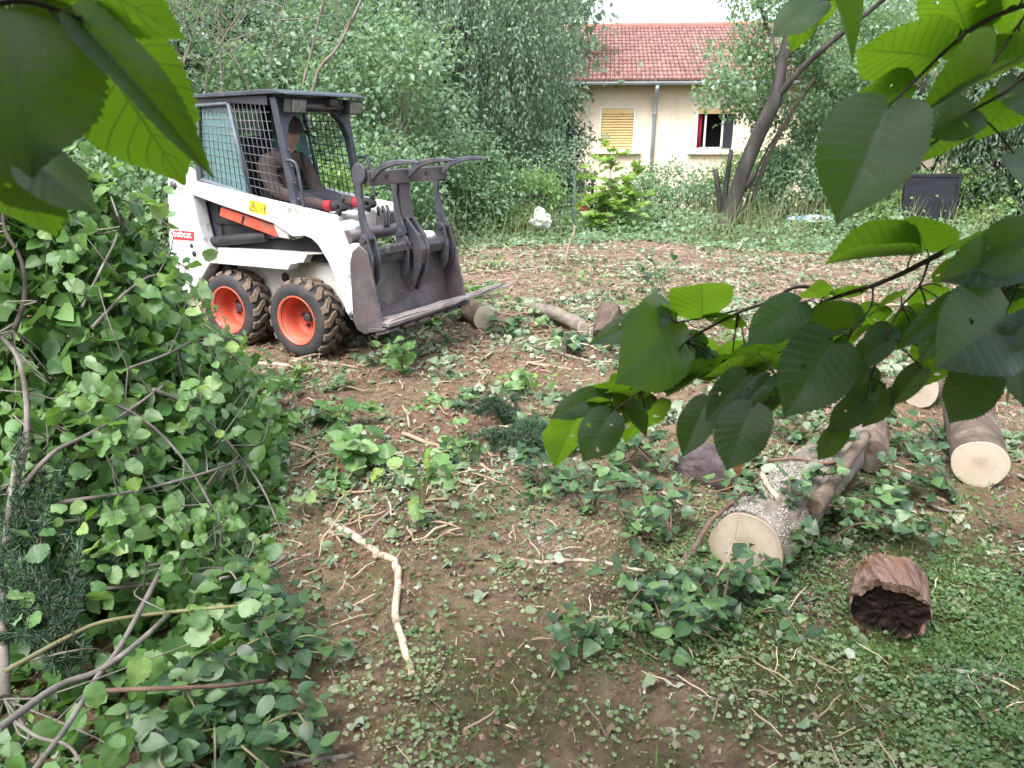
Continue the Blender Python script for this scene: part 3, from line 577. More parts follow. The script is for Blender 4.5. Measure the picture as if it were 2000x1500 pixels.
# ================================================================== SKID STEER LOADER
MO = on_z(585, 703, 0); MH = math.radians(-30)
mh = np.array([math.cos(MH), math.sin(MH), 0]); ml = np.array([-math.sin(MH), math.cos(MH), 0])
def mp(px, py, yl=0.0):
    """pixel -> (x forward, z up) on the machine's plane y = yl"""
    d = ray(px, py); o_ = MO+ml*yl; t = ((o_-CE)@ml)/(d@ml); p = CE+d*t-MO; return (float(p@mh), float(p[2]))
ldr = empty('skid_steer_loader', (MO[0], MO[1], 0), MH)
tag(ldr, 'white compact skid steer loader with caged cab, orange wheels and grapple bucket', 'loader')
CY = .46                                                       # centre line
def mir(y): return 2*CY-y
P_WHITE = surf('chipped white machine paint', [(.3, (.50, .51, .52)), (.7, (.62, .63, .64))], 2.5, 7, .42, .5, bump=.08, bscale=50, dirt=((.20, .165, .14), 8.0, .51, .68))
P_WORN = surf('muddy white paint', [(.3, (.52, .49, .44)), (.7, (.70, .68, .64))], 4, 7, .6, .4, bump=.1, bscale=40, dirt=((.22, .17, .13), 4.0, .46, .70))
P_ORANGE = surf('orange wheel paint', [(.3, (.52, .07, .036)), (.7, (.66, .11, .055))], 3, 5, .5, .4, dirt=((.24, .12, .085), 9.0, .47, .70))  # mud blotches deepened in place of missing depth shading in the rims
P_CAB = surf('blue black cab paint', [(.3, (.022, .026, .038)), (.7, (.045, .05, .066))], 6, 6, .45, .5, bump=.1, bscale=60, dirt=((.12, .10, .09), 9, .58, .78))
P_BLACK = surf('black rubber and soot', [(.3, (.012, .012, .013)), (.7, (.028, .028, .03))], 8, rough=.7)
P_RUST = surf('worn rusty steel', [(.25, (.045, .038, .041)), (.5, (.085, .074, .078)), (.75, (.16, .145, .15))], 5, 8, .48, .5, .25, bump=.3, bscale=45, dirt=((.12, .082, .07), 3.0, .50, .75))
P_STEEL = surf('dark worked steel', [(.3, (.04, .04, .05)), (.7, (.10, .10, .115))], 7, 7, .42, .5, .4, bump=.2, bscale=60, dirt=((.15, .11, .10), 5, .52, .75))
P_TYRE = surf('dusty tyre rubber', [(.3, (.022, .022, .024)), (.7, (.045, .044, .045))], 9, 6, .75, .3, bump=.2, bscale=70, dirt=((.10, .075, .055), 6.0, .52, .8))
P_LUG = surf('muddy tyre lug', [(.3, (.085, .062, .048)), (.7, (.19, .145, .105))], 9, 6, .85, .2, bump=.4, bscale=40)
def glass(name, col, tr=.55, rough=.08):
    m, nt = newmat(name); b = N(nt, 'ShaderNodeBsdfPrincipled'); b.inputs['Base Color'].default_value = c4(col); b.inputs['Roughness'].default_value = rough
    t = N(nt, 'ShaderNodeBsdfTransparent'); t.inputs[0].default_value = (.72, .9, .88, 1); mx = N(nt, 'ShaderNodeMixShader'); mx.inputs[0].default_value = tr; o = N(nt, 'ShaderNodeOutputMaterial')
    nt.links.new(b.outputs[0], mx.inputs[1]); nt.links.new(t.outputs[0], mx.inputs[2]); nt.links.new(mx.outputs[0], o.inputs[0]); return m
P_TEAL = glass('scratched teal window', (.25, .42, .42), .45, .25); P_CLEAR = glass('pale rear window', (.45, .52, .52), .45, .25)
# ---- wheels
def make_wheel(sgn):
    w_ = empty('wheel', parent=ldr); R = .295; T = .215
    ty = MB(); prof = [(.158, .016), (.172, .004), (.195, -.004), (.228, -.006), (.252, .0), (.266, .012), (.272, .03), (.274, .06), (.274, T-.06), (.272, T-.03), (.266, T-.012), (.25, T), (.21, T+.004), (.16, T-.012)]
    ty.lathe_y(prof, 56)
    tyo = ty.build('tyre', P_TYRE, w_); lg = MB(); nl = 17
    for row in (0, 1):
        for k in range(nl):
            a0 = 2*math.pi*(k+.5*row)/nl; ys = [(.006, .040), (.03, .078), (.072, .118)] if row == 0 else [(T-.006, T-.040), (T-.03, T-.078), (T-.072, T-.118)]
            sk = .0; q = []
            # chevron block: three slices stepping round the tyre as they go inwards
            for j, (ya, da) in enumerate(((ys[0][0], 0), (ys[0][1], .02), (ys[1][1], .17), (ys[2][1], .24))):
                rr_ = [R-.016, R-.003, R, R][j]; r0_ = .258; wd = [.105, .115, .095, .08][j]
                for (r_, s_) in ((r0_, -1), (rr_, -.86), (rr_, .86), (r0_, 1)):
                    a = a0+da+s_*wd; q.append((r_*math.cos(a), ya, r_*math.sin(a)))
            Fs = []
            for j in range(3):
                for e_ in range(4): Fs.append((j*4+e_, j*4+(e_+1) % 4, (j+1)*4+(e_+1) % 4, (j+1)*4+e_))
            Fs += [(0, 1, 2, 3), (15, 14, 13, 12)]; lg.add(q, Fs)
    lgo = lg.build('tread_lugs', P_LUG, w_, .005, 1); lgo['kind'] = 'stuff'
    rim = MB(); rim.lathe_y([(.160, .016), (.181, .006), (.180, -.003), (.168, .000), (.158, .022), (.146, .04), (.144, .11), (.14, .135), (.135, .148), (.06, .155), (.0, .155)], 48)
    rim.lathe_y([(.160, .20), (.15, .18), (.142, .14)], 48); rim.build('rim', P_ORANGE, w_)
    MB().lathe_y([(0, .100), (.028, .100), (.034, .108), (.036, .155)], 20).build('hub', P_STEEL, w_, .003)
    for k in range(5):
        a = 2*math.pi*k/5+.5; MB().lathe_y([(0, .132), (.012, .132), (.014, .156)], 6, (.072*math.cos(a), 0, .072*math.sin(a)), False).build('wheel_nut', P_STEEL, w_)
    return w_
def copy_tree(o, parent):
    c = o.copy(); COL.objects.link(c); c.parent = parent
    for ch in [x for x in bpy.data.objects if x.parent == o]: copy_tree(ch, c)
    return c
WB = .70; wh = make_wheel(1)
for i, (x, y, rz) in enumerate(((0, 0, 0), (-WB, 0, 0), (0, 2*CY, math.pi), (-WB, 2*CY, math.pi))):
    o_ = wh if i == 0 else copy_tree(wh, ldr); o_.location = (x, y, .29); o_.rotation_euler = (0, .35*i, 0) if rz == 0 else (math.pi, .3*i, 0)
# ---- chassis
ch = MB(); ch.prism([(-.95, .30), (.16, .30), (.30, .40), (.34, .62), (.20, .70), (-.95, .66)], .225, mir(.225)); ch.build('chassis', P_WORN, ldr, .012)
MB().prism([(-.88, .655), (.16, .695), (.10, .88), (-.2, .96), (-.9, 1.08)], .17, mir(.17)).build('engine_bay', P_BLACK, ldr, .01)
MB().box((-1.03, CY, .72), (.44, .58, .78)).build('engine_cover', P_CAB, ldr, .03)
for s, nm in ((0, 1), (1, 1)):
    y0, y1 = (.02, .225) if s == 0 else (mir(.225), mir(.02))
    MB().prism([mp(*p, .02) for p in [(409, 500), (566, 516), (561, 528), (409, 514)]], y0+.005, y0+.10 if s == 0 else y1-.005).build('lower_fender', P_WHITE if s == 0 else P_WHITE, ldr, .006) if s == 0 else MB().prism([(-.86, .683), (-.036, .692), (-.068, .643), (-.87, .628)], mir(.10), mir(.025)).build('lower_fender', P_WHITE, ldr, .006)
    pf = [(-.86, .735), (.20, .768), (.06, .752), (.015, .69), (-.02, .688), (-.86, .668)]
    MB().prism(pf, .10 if s == 0 else mir(.24), .24 if s == 0 else mir(.10)).build('upper_fender', P_WORN, ldr, .006)
    # axle hole plate and bolts on the chassis side
    yy = .222 if s == 0 else mir(.222)
    MB().lathe_y([(0, -.004), (.035, -.004), (.038, .004)], 14, (-.30, yy, .54)).build('drain_hole', P_BLACK, ldr)
    # lift cylinder and its orange cover
    yc = .13 if s == 0 else mir(.13)
    MB().tube([(-1.02, yc, .758), (-.34, yc, .853)], .040, 16).build('lift_cylinder', P_BLACK, ldr, .006)
    MB().tube([(-.34, yc, .853), (-.12, yc, .882)], .020, 12).build('piston_rod', P_STEEL, ldr)
    cv = [(-.745, 1.045), (-.205, .940), (-.180, .865), (-.22, .862), (-.772, .978)]
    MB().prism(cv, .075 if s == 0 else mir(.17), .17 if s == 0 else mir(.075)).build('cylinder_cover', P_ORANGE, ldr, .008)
    MB().box((-.52, .070 if s == 0 else mir(.07), .965), (.012, .006, .06), Matrix.Rotation(.5, 3, 'Y')).build('cover_scratch', P_BLACK, ldr)
    MB().prism([(-.21, .958), (-.04, .925), (.0, .875), (-.03, .855), (-.16, .862)], .06 if s == 0 else mir(.16), .16 if s == 0 else mir(.06)).build('cylinder_bracket', P_WORN, ldr, .008)
    MB().lathe_y([(0, -.01), (.022, -.01), (.024, .0), (.024, .03)], 12, (-.03, .055 if s == 0 else mir(.075), .882)).build('pivot_pin', P_STEEL, ldr)
    # rear tower
    tw = [(-1.235, 1.275), (-1.205, 1.305), (-1.148, 1.318), (-1.085, 1.316), (-1.045, 1.29), (-1.005, 1.225), (-.976, 1.054), (-.955, .90), (-.930, .80), (-.885, .70), (-.872, .662), (-.885, .615), (-.96, .535), (-1.08, .41), (-1.166, .317), (-1.30, .33), (-1.34, .38), (-1.337, .617), (-1.297, .959)]
    MB().prism(tw, .03 if s == 0 else mir(.15), .15 if s == 0 else mir(.03)).build('rear_tower', P_WHITE, ldr, .014, 3)
    yo = .028 if s == 0 else mir(.028)
    MB().lathe_y([(0, -.012), (.02, -.012), (.032, -.006), (.034, .004)], 14, (-1.18, yo, 1.19)).build('tower_pin', P_STEEL, ldr)
    for (hx, hz, hr) in ((-1.04, .685, .022), (-1.06, .745, .016)): MB().lathe_y([(0, -.003), (hr, -.003), (hr, .004)], 14, (hx, yo, hz)).build('tower_hole', P_BLACK, ldr)
    # lift arm
    arm = [(-1.06, 1.235), (-.99, 1.222), (-.30, 1.130), (.10, 1.078), (.335, 1.047), (.368, 1.035), (.414, .94), (.455, .848), (.500, .750), (.514, .70), (.510, .468), (.508, .354), (.495, .342), (.478, .352), (.435, .407), (.416, .505), (.351, .65), (.308, .734), (.231, .839), (.175, .878), (.114, .893), (.002, .880), (-.178, .962), (-.713, 1.066), (-.99, 1.125), (-1.06, 1.14)]
    y0, y1 = (.035, .105) if s == 0 else (mir(.105), mir(.035))
    MB().prism(arm, y0, y1).build('lift_arm', P_WHITE, ldr, .010, 3)
    # plate where the arm meets the bucket
    MB().prism([(.455, .845), (.52, .868), (.60, .872), (.625, .84), (.60, .70), (.565, .60), (.512, .62), (.50, .74)], y0+.008, y1-.008).build('arm_nose', P_WHITE, ldr, .01)
    MB().lathe_y([(0, -.012), (.02, -.012), (.026, 0), (.026, .09)], 14, (.50, y0-.002 if s == 0 else y0+.01, .385)).build('foot_pin', P_STEEL, ldr)
# stickers on the near arm and tower
P_YEL = surf('yellow sticker', [(.3, (.80, .56, .02)), (.7, (.86, .62, .03))], 6, rough=.4); P_INK = surf('black print', [(.3, (.02, .02, .02)), (.7, (.03, .03, .03))], 5); P_RED = surf('red sticker', [(.3, (.55, .03, .03)), (.7, (.62, .05, .045))], 5, rough=.4); P_PRW = surf('white print', [(.3, (.8, .8, .8)), (.7, (.85, .85, .85))], 5)
sk = [mp(*p, .035) for p in ((487, 390), (521, 398), (521, 421), (486, 412))]
st = MB().prism(sk, .0325, .0365).build('warning_sticker', P_YEL, ldr)
def onst(u, v):
    a = np.array(sk); t = a[0]*(1-u)*(1-v)+a[1]*u*(1-v)+a[2]*u*v+a[3]*(1-u)*v; return (float(t[0]), float(t[1]))
def pline(pts, wd, y, mat, nm, parent):
    m_ = MB()
    for p, q in zip(pts[:-1], pts[1:]):
        p = np.array(p); q = np.array(q); d_ = q-p; n_ = np.array([-d_[1], d_[0]])/max(np.linalg.norm(d_), 1e-6)*wd/2
        m_.prism([tuple(p+n_), tuple(q+n_), tuple(q-n_), tuple(p-n_)], y-.0008, y)
    return m_.build(nm, mat, parent)
pline([onst(.08, .85), onst(.27, .12), onst(.46, .85), onst(.08, .85)], .006, .032, P_INK, 'warning_triangle', st)
pline([onst(.20, .72), onst(.30, .45), onst(.24, .40), onst(.36, .74)], .006, .032, P_INK, 'figure_mark', st)
pline([onst(.52, .05), onst(.52, .95)], .003, .032, P_INK, 'divider_line', st)
pline([onst(.60, .30), onst(.60, .75), onst(.66, .78)], .003, .032, P_INK, 'machine_mark', st)
pline([onst(.66, .58), onst(.82, .58)], .006, .032, P_INK, 'arrow_mark', st)
pline([onst(.90, .22), onst(.90, .88)], .009, .032, P_INK, 'person_mark', st); pline([onst(.86, .40), onst(.96, .40)], .007, .0319, P_INK, 'arm_mark', st)
lg = [mp(*p, .03) for p in ((337, 449), (379, 453), (379.5, 470.5), (338, 467))]
lo = MB().prism(lg, .0275, .0315).build('maker_badge', P_RED, ldr)
cu = bpy.data.curves.new('badge_text', 'FONT'); cu.body = 'bobcat'; cu.size = .074; cu.extrude = .0006; cu.space_character = 1.0
to = bpy.data.objects.new('badge_text', cu); COL.objects.link(to)
dg = bpy.context.evaluated_depsgraph_get(); tm = bpy.data.meshes.new_from_object(to.evaluated_get(dg)); bpy.data.objects.remove(to); tm.materials.clear(); tm.materials.append(P_PRW)
to = link('badge_text', tm, lo); wv = [v.co.x for v in tm.vertices]; sc_ = .205/(max(wv)-min(wv)); an = math.atan2(lg[1][1]-lg[0][1], lg[1][0]-lg[0][0])
to.matrix_local = Matrix.Translation((lg[3][0]+.012, .0268, lg[3][1]+.022)) @ Matrix.Rotation(-an, 4, 'Y') @ Matrix.Rotation(math.pi/2, 4, 'X') @ Matrix.Scale(sc_, 4)
# ---- cab
rf = MB(); rf.prism([(-.93, 1.80), (-.93, 1.826), (-.20, 1.848), (-.10, 1.846), (.02, 1.822), (.03, 1.810), (-.10, 1.818), (-.2, 1.815)], .065, mir(.065)); rf.build('cab_roof', P_CAB, ldr, .008)
for s in (0, 1):
    ya, yb = (.105, .135) if s == 0 else (mir(.135), mir(.105))
    MB().prism([(-.915, 1.803), (-.20, 1.813), (-.205, 1.745), (-.60, 1.765), (-.905, 1.752)], ya, yb).build('side_header', P_CAB, ldr, .006)
    MB().prism([(-.915, 1.80), (-.87, 1.80), (-.93, 1.50), (-.97, 1.17), (-1.02, 1.17), (-.99, 1.5)], ya+.002, yb-.002).build('rear_post', P_CAB, ldr, .006)
    MB().prism([(-1.0, 1.20), (-.08, 1.075), (-.08, 1.03), (-1.0, 1.14)], ya+.003, yb-.003).build('side_rail', P_CAB, ldr, .006)
    # wire screen over the whole side
    sc = MB(); ym = (ya+yb)/2; cn = [(-.93, 1.225), (-.10, 1.10), (-.20, 1.76), (-.90, 1.76)]
    def uv(u, v):
        a = np.array(cn); t = a[0]*(1-u)*(1-v)+a[1]*u*(1-v)+a[2]*u*v+a[3]*(1-u)*v; return (float(t[0]), ym+.012*(1 if s else -1), float(t[1]))
    for i in range(1, 17): sc.tube([uv(i/17, 0), uv(i/17, 1)], .0034, 5)
    for i in range(1, 11): sc.tube([uv(0, i/11), uv(1, i/11)], .0034, 5)
    so_ = sc.build('wire_screen', P_STEEL if s == 0 else P_CAB, ldr); so_['kind'] = 'stuff'
    # framed sliding window over the rear half
    fr = MB(); wn_ = [(-.945, 1.235), (-.452, 1.145), (-.575, 1.762), (-.905, 1.752)]
    for p, q in zip(wn_, wn_[1:]+wn_[:1]): fr.tube([(p[0], ym-.022 if s == 0 else ym+.022, p[1]), (q[0], ym-.022 if s == 0 else ym+.022, q[1])], .014, 6)
    wf = fr.build('window_frame', surf('grey window frame', [(.3, (.07, .085, .10)), (.7, (.12, .14, .16))], 6, rough=.5), ldr)
    MB().prism(wn_, ym+.006 if s == 0 else ym-.010, ym+.010 if s == 0 else ym-.006).build('window_pane', P_TEAL, wf)
# front frame: posts and arched head, in a leaning plane
T0 = np.array([-.150, 1.80]); B0 = np.array([-.020, 1.03])
def fp(y, s, dx): q = T0+(B0-T0)*s; return (float(q[0]+dx), y, float(q[1]))
ya, yb = .100, mir(.100); inn = [(ya+.045, 1.0), (ya+.045, .36), (ya+.085, .23), (ya+.17, .125), (yb-.17, .125), (yb-.085, .23), (yb-.045, .36), (yb-.045, 1.0)]
out = [(ya, 1.0), (ya, .34), (ya, .22), (ya, .0), (yb, .0), (yb, .22), (yb, .34), (yb, 1.0)]
V = [fp(y, s, dx) for dx in (-.03, .03) for y, s in inn+out]; Fq = []
for i in range(7):
    Fq += [(i, i+1, 8+i+1, 8+i), (16+i, 24+i, 24+i+1, 16+i+1), (i, 16+i, 16+i+1, i+1), (8+i, 8+i+1, 24+i+1, 24+i)]
Fq += [(0, 8, 24, 16), (7, 23, 31, 15)]
MB().add(V, Fq).build('front_frame', P_CAB, ldr, .010)
for k in range(4):
    for s in (0, 1):
        q = fp(ya+.022 if s == 0 else yb-.022, .45+.14*k, .033); MB().lathe_y([(0, -.006), (.009, -.006), (.009, .006)], 8, q).build('rivet', P_STEEL, ldr)
MB().tube([(-.06, .15, 1.745), (-.06, mir(.15), 1.745)], .022, 10).build('lamp_bar', P_RUST, ldr)
P_LENS = surf('lamp lens', [(.4, (.11, .11, .10)), (.6, (.18, .18, .155))], 40, rough=.25)
for y in (.185, mir(.155)):
    l_ = MB().prism([(-.07, 1.70), (.0, 1.69), (.02, 1.785), (-.05, 1.795)], y-.075, y+.075).build('work_lamp', P_BLACK, ldr, .01)
    MB().prism([(.002, 1.70), (.006, 1.70), (.022, 1.775), (.018, 1.775)], y-.062, y+.062).build('lens', P_LENS, l_)
MB().box((-.02, CY+.08, 1.768), (.07, .09, .05)).build('lamp_socket', P_BLACK, ldr, .008)
for s in (0, 1):                                                # hand rails by the front posts
    y = .085 if s == 0 else mir(.085)
    MB().tube(smooth_path([(-.055, y, 1.385), (.0, y-.01 if s == 0 else y+.01, 1.39), (.045, y, 1.35), (.075, y, 1.16), (.075, y, 1.05), (.03, y, 1.02)], 5), .011, 8).build('hand_rail', P_CAB, ldr)
# rear wall, seat, floor
bw = MB(); y0, y1 = .14, mir(.14)
bw.add([(-.95, y0, 1.14), (-.95, y1, 1.14), (-.90, y1, 1.795), (-.90, y0, 1.795), (-.945, y0+.09, 1.28), (-.945, y1-.09, 1.28), (-.905, y1-.09, 1.74), (-.905, y0+.09, 1.74)], [(0, 1, 5, 4), (1, 2, 6, 5), (2, 3, 7, 6), (3, 0, 4, 7)])
bo = bw.build('rear_wall', P_BLACK, ldr); sm_ = bo.modifiers.new('solid', 'SOLIDIFY'); sm_.thickness = .03
MB().add([(-.93, y0+.08, 1.27), (-.93, y1-.08, 1.27), (-.89, y1-.08, 1.75), (-.89, y0+.08, 1.75)], [(0, 1, 2, 3)]).build('rear_window', P_CLEAR, ldr)
MB().box((-.45, CY, .93), (.95, .60, .05)).build('cab_floor', P_BLACK, ldr, .006)
se = MB(); se.prism([(-.80, .96), (-.34, .97), (-.32, 1.03), (-.36, 1.06), (-.70, 1.03), (-.80, 1.50), (-.86, 1.55), (-.90, 1.50)], CY-.21, CY+.21); se.build('seat', P_BLACK, ldr, .03, 3)
MB().box((-.86, CY-.21, 1.60), (.05, .12, .28)).build('seat_belt_post', P_BLACK, ldr, .012)
MB().box((-.74, .20, 1.70), (.02, .05, .09)).build('red_tag', P_RED, ldr, .004)
for y in (.30, mir(.30)):                                       # steering levers
    lv = MB().tube(smooth_path([(.10, y, .95), (.14, y, 1.0), (.20, y, 1.05)], 4), .011, 8).build('steering_lever', P_STEEL, ldr)
    MB().tube([(.185, y, 1.00), (.245, y, 1.14)], [.019, .017], 10).build('grip', P_BLACK, lv, .004)
MB().box((.10, CY, .94), (.22, .5, .16)).build('foot_well', P_WORN, ldr, .02)
# green scrap caught in the far screen
MB().add([(-.18, mir(.13), 1.60), (-.12, mir(.13), 1.62), (-.10, mir(.13), 1.57), (-.15, mir(.13), 1.545)], [(0, 1, 2, 3)]).build('green_scrap', surf('green scrap', [(.3, (.03, .4, .06)), (.7, (.05, .5, .08))], 5), ldr)
# cross tube, valves and hoses between the arms
MB().tube([(.44, .10, .90), (.44, mir(.10), .90)], .045, 14).build('cross_tube', P_RUST, ldr)
MB().box((.35, CY-.20, .93), (.14, .13, .10), Matrix.Rotation(.2, 3, 'Y')).build('arm_gusset', P_WHITE, ldr, .015)
vb = MB(); vb.box((.34, CY+.20, .965), (.10, .16, .10)); vb.tube([(.36, CY+.14, .99), (.36, CY+.26, .99)], .03, 10); vb.build('valve_block', P_RUST, ldr, .008)
for k in range(3): MB().tube(smooth_path([(.34, CY+.10+.06*k, 1.0), (.38, CY+.05+.05*k, 1.06), (.44, CY+.02+.04*k, 1.0), (.47, CY+.02*k, .93)], 5), .010, 7).build('hose', P_BLACK, ldr)
# ---- grapple bucket
bk = empty('grapple_bucket', (.60, CY, .30), parent=ldr)
def bp_(x, y, z): return (x-.60, y-CY, z-.30)
def bprism(poly, y0, y1): return MB().prism([(p[0]-.60, p[1]-.30) for p in poly], y0-CY, y1-CY)
side = [(.575, .752), (.60, .83), (.631, .856), (.659, .876), (.69, .862), (.722, .832), (.822, .368), (.818, .345), (.670, .285), (.60, .31), (.574, .366)]
bprism(side, -.045, -.022).build('side_plate', P_RUST, bk, .005); bprism(side, mir(-.022), mir(-.045)).build('side_plate', P_RUST, bk, .005)
bprism([(.600, .80), (.625, .80), (.640, .50), (.680, .345), (.80, .355), (.80, .325), (.665, .295), (.60, .33), (.575, .45)], -.021, mir(-.021)).build('back_plate', P_RUST, bk, .004)
bprism([(.615, .735), (.700, .735), (.715, .80), (.690, .835), (.615, .835)], .0, mir(.0)).build('top_beam', P_STEEL, bk, .01)
bprism([(.70, .80), (.735, .80), (.735, .84), (.70, .86)], .16, .52).build('cover_step', P_RUST, bk, .006)
for k in range(6): MB().box(bp_(.737, .20+.055*k, .845), (.012, .03, .012)).build('grip_bar', P_STEEL, bk)
mpz = MB(); V = [bp_(x_, y_, z_) for x_, (y_, z_) in zip([.652, .652, .662, .676, .662], [(.0, .73), (.62, .73), (.62, .52), (.14, .43), (.0, .50)])]
mpz.add(V+[(v[0]+.01, v[1], v[2]) for v in V], [(0, 1, 2, 3, 4), (9, 8, 7, 6, 5)]+[(i, i+5, (i+1) % 5+5, (i+1) % 5) for i in range(5)]).build('wear_plate', P_RUST, bk)
for y_, z_ in ((.04, .53), (.16, .47), (.36, .50)): MB().tube([bp_(.665, y_, z_), bp_(.69, y_, z_+.004)], .012, 8).build('bolt', P_STEEL, bk)
bprism([(.70, .300), (.845, .335), (.85, .352), (.70, .330)], -.05, mir(-.05)).build('cutting_edge', P_RUST, bk, .003)
for k in range(6): bprism([(.755, .285), (.862, .318), (.862, .336), (.755, .310)], -.04+.175*k, .085+.175*k).build('edge_segment', P_RUST, bk, .003)
# grapple: three upright arms, a cross bar, three forward teeth and a hanging claw
def tine(y0, y1, pts, name='grapple_arm'): return bprism(pts, y0, y1).build(name, P_STEEL, bk, .006)
armp = [(.640, .915), (.660, .885), (.700, .885), (.715, .915), (.668, 1.03), (.645, 1.16), (.652, 1.25), (.690, 1.30), (.690, 1.355), (.660, 1.385), (.615, 1.385), (.583, 1.355), (.580, 1.30), (.605, 1.18), (.612, 1.03)]
for yc, w_ in ((.03, .022), (.40, .02), (.53, .02), (.89, .022)):
    tine(yc-w_/2, yc+w_/2, armp if yc in (.03,) else [(p[0], min(p[1], 1.315)) for p in armp])
for yc in (.03, .46, .89):
    for s in (-1, 1):
        if yc == .46: off = .085*s
        else: off = .036*s
        bprism([(.645, .80), (.635, .90), (.66, .945), (.69, .945), (.715, .90), (.745, .78), (.735, .66), (.70, .60), (.66, .62)], yc+off-.009, yc+off+.009).build('hinge_lug', P_STEEL, bk, .005)
    MB().tube([bp_(.680, yc-.055-(.05 if yc == .46 else 0), .912), bp_(.680, yc+.055+(.05 if yc == .46 else 0), .912)], .022, 14).build('hinge_pin', P_STEEL, bk, .003)
    bprism([(.60, .70), (.665, .70), (.665, .83), (.60, .83)], yc-.03, yc+.03).build('hinge_block', P_STEEL, bk, .008)
bar = bprism([(.655, 1.245), (.70, 1.245), (.70, 1.338), (.655, 1.338)], .045, .915).build('cross_bar', P_RUST, bk, .005)
for y_ in (.225, .66): MB().tube([bp_(.698, y_, 1.298), bp_(.7035, y_, 1.298)], .016, 14).build('bar_hole', P_BLACK, bar)
for yc in (.075, .47, .865):
    a_ = [(.690, 1.318), (.76, 1.372), (.84, 1.402), (.93, 1.414), (1.03, 1.412), (1.085, 1.402), (1.08, 1.392), (1.02, 1.388), (.93, 1.382), (.85, 1.366), (.78, 1.338), (.70, 1.272)]
    tine(yc-.015, yc+.015, a_, 'grapple_tooth')
cl = [(.625, 1.02), (.69, 1.02), (.79, .90), (.822, .80), (.80, .68), (.715, .50), (.685, .505), (.735, .66), (.742, .76), (.715, .84)]
for yc in (.435, .505): tine(yc-.012, yc+.012, cl, 'claw_plate')
bprism([(.70, .93), (.772, .898), (.806, .80), (.79, .70), (.765, .705), (.78, .80), (.752, .875), (.70, .90)], .4475, .4925).build('claw_web', P_RUST, bk)
bprism([(.60, 1.00), (.69, 1.00), (.655, 1.26), (.625, 1.26)], .4115, .5185).build('arm_web', P_RUST, bk, .006)
# ---- weathered board lying on the bucket lip
pk = mp(742, 641, -.06); pe = mp(1010, 563, 1.62)
g0 = MO+mh*.80+ml*.46+np.array([0, 0, .345]); e = empty('broken_board', g0, MH); tag(e, 'grey splintered board lying along the bucket lip, its thin end sticking out', 'board')
r_ = np.random.default_rng(4)
for k in range(4):
    w0 = .06-.012*k; V = []; Fs = []; ys = np.linspace(-.50, [1.16, .98, .8, 1.05][k], 14)
    for i, y_ in enumerate(ys):
        t = i/13; wd = (.016+.010*(1-t)**.5) if t < .95 else .006; th = .010*(1-t*.7); xc = .05-.028*k*(1-t*.8)+.004*r_.normal(); zc = .025+.012*(k % 2)+.09*max(0, (y_-.1))**1.0*.55*0+.004*r_.normal()+.02*max(0, y_-.5)
        V += [(xc-wd, y_, zc-th), (xc+wd, y_, zc-th), (xc+wd, y_, zc+th), (xc-wd, y_, zc+th)]
    for i in range(13):
        for j in range(4): Fs.append((i*4+j, i*4+(j+1) % 4, (i+1)*4+(j+1) % 4, (i+1)*4+j))
    Fs += [(0, 1, 2, 3), (55, 54, 53, 52)]
    MB().add(V, Fs).build('splinter', surf('weathered grey wood %d' % k, [(.3, (.13, .105, .10)), (.5, (.21, .18, .17)), (.7, (.32, .28, .26))], 9, 8, .85, .2, stretch=(8, .6, 8), bump=.5, bscale=20), e)

# ================================================================== OPERATOR
per = empty('person', (MO+mh*(-.50)+ml*CY)[:3]+np.array([0, 0, 1.03]), MH)
tag(per, 'person in brown jumper, dark cap and red cuffed gloves driving the loader', 'person')
def skin(name, verts, edges, mat, sub=2, loc=(0, 0, 0)):
    """verts: (x,y,z,rx,ry)"""
    me = bpy.data.meshes.new(name); me.from_pydata([v[:3] for v in verts], edges, []); o = link(name, me, None)
    o.modifiers.new('skin', 'SKIN'); 
    sv = me.skin_vertices[0].data
    for i, v in enumerate(verts): sv[i].radius = (v[3], v[4] if len(v) > 4 else v[3])
    sv[0].use_root = True
    s = o.modifiers.new('sub', 'SUBSURF'); s.levels = sub; s.render_levels = sub
    dg = bpy.context.evaluated_depsgraph_get(); m2 = bpy.data.meshes.new_from_object(o.evaluated_get(dg)); bpy.data.objects.remove(o)
    m2.polygons.foreach_set('use_smooth', [True]*len(m2.polygons)); m2.materials.clear(); m2.materials.append(mat); o = link(name, m2, per); return o
P_SKIN = surf('skin', [(.3, (.26, .135, .095)), (.7, (.36, .20, .145))], 6, rough=.55); P_JUMP_DIM = surf('brown jumper', [(.3, (.062, .047, .043)), (.7, (.105, .08, .073))], 14, 7, .95, .1, bump=.5, bscale=90)  # jumper brown darkened to carry the dimness inside the cab
P_TROU = surf('dark work trousers', [(.3, (.02, .022, .03)), (.7, (.04, .042, .05))], 12, rough=.9, bump=.3, bscale=70); P_CAP = surf('dark cap cloth', [(.3, (.022, .018, .014)), (.7, (.05, .04, .03))], 16, rough=.95, bump=.3, bscale=120); P_GLOVE = surf('black glove', [(.3, (.015, .015, .017)), (.7, (.035, .035, .04))], 14, rough=.8); P_CUFF = surf('red glove cuff', [(.3, (.26, .015, .025)), (.7, (.34, .025, .04))], 12, rough=.8)
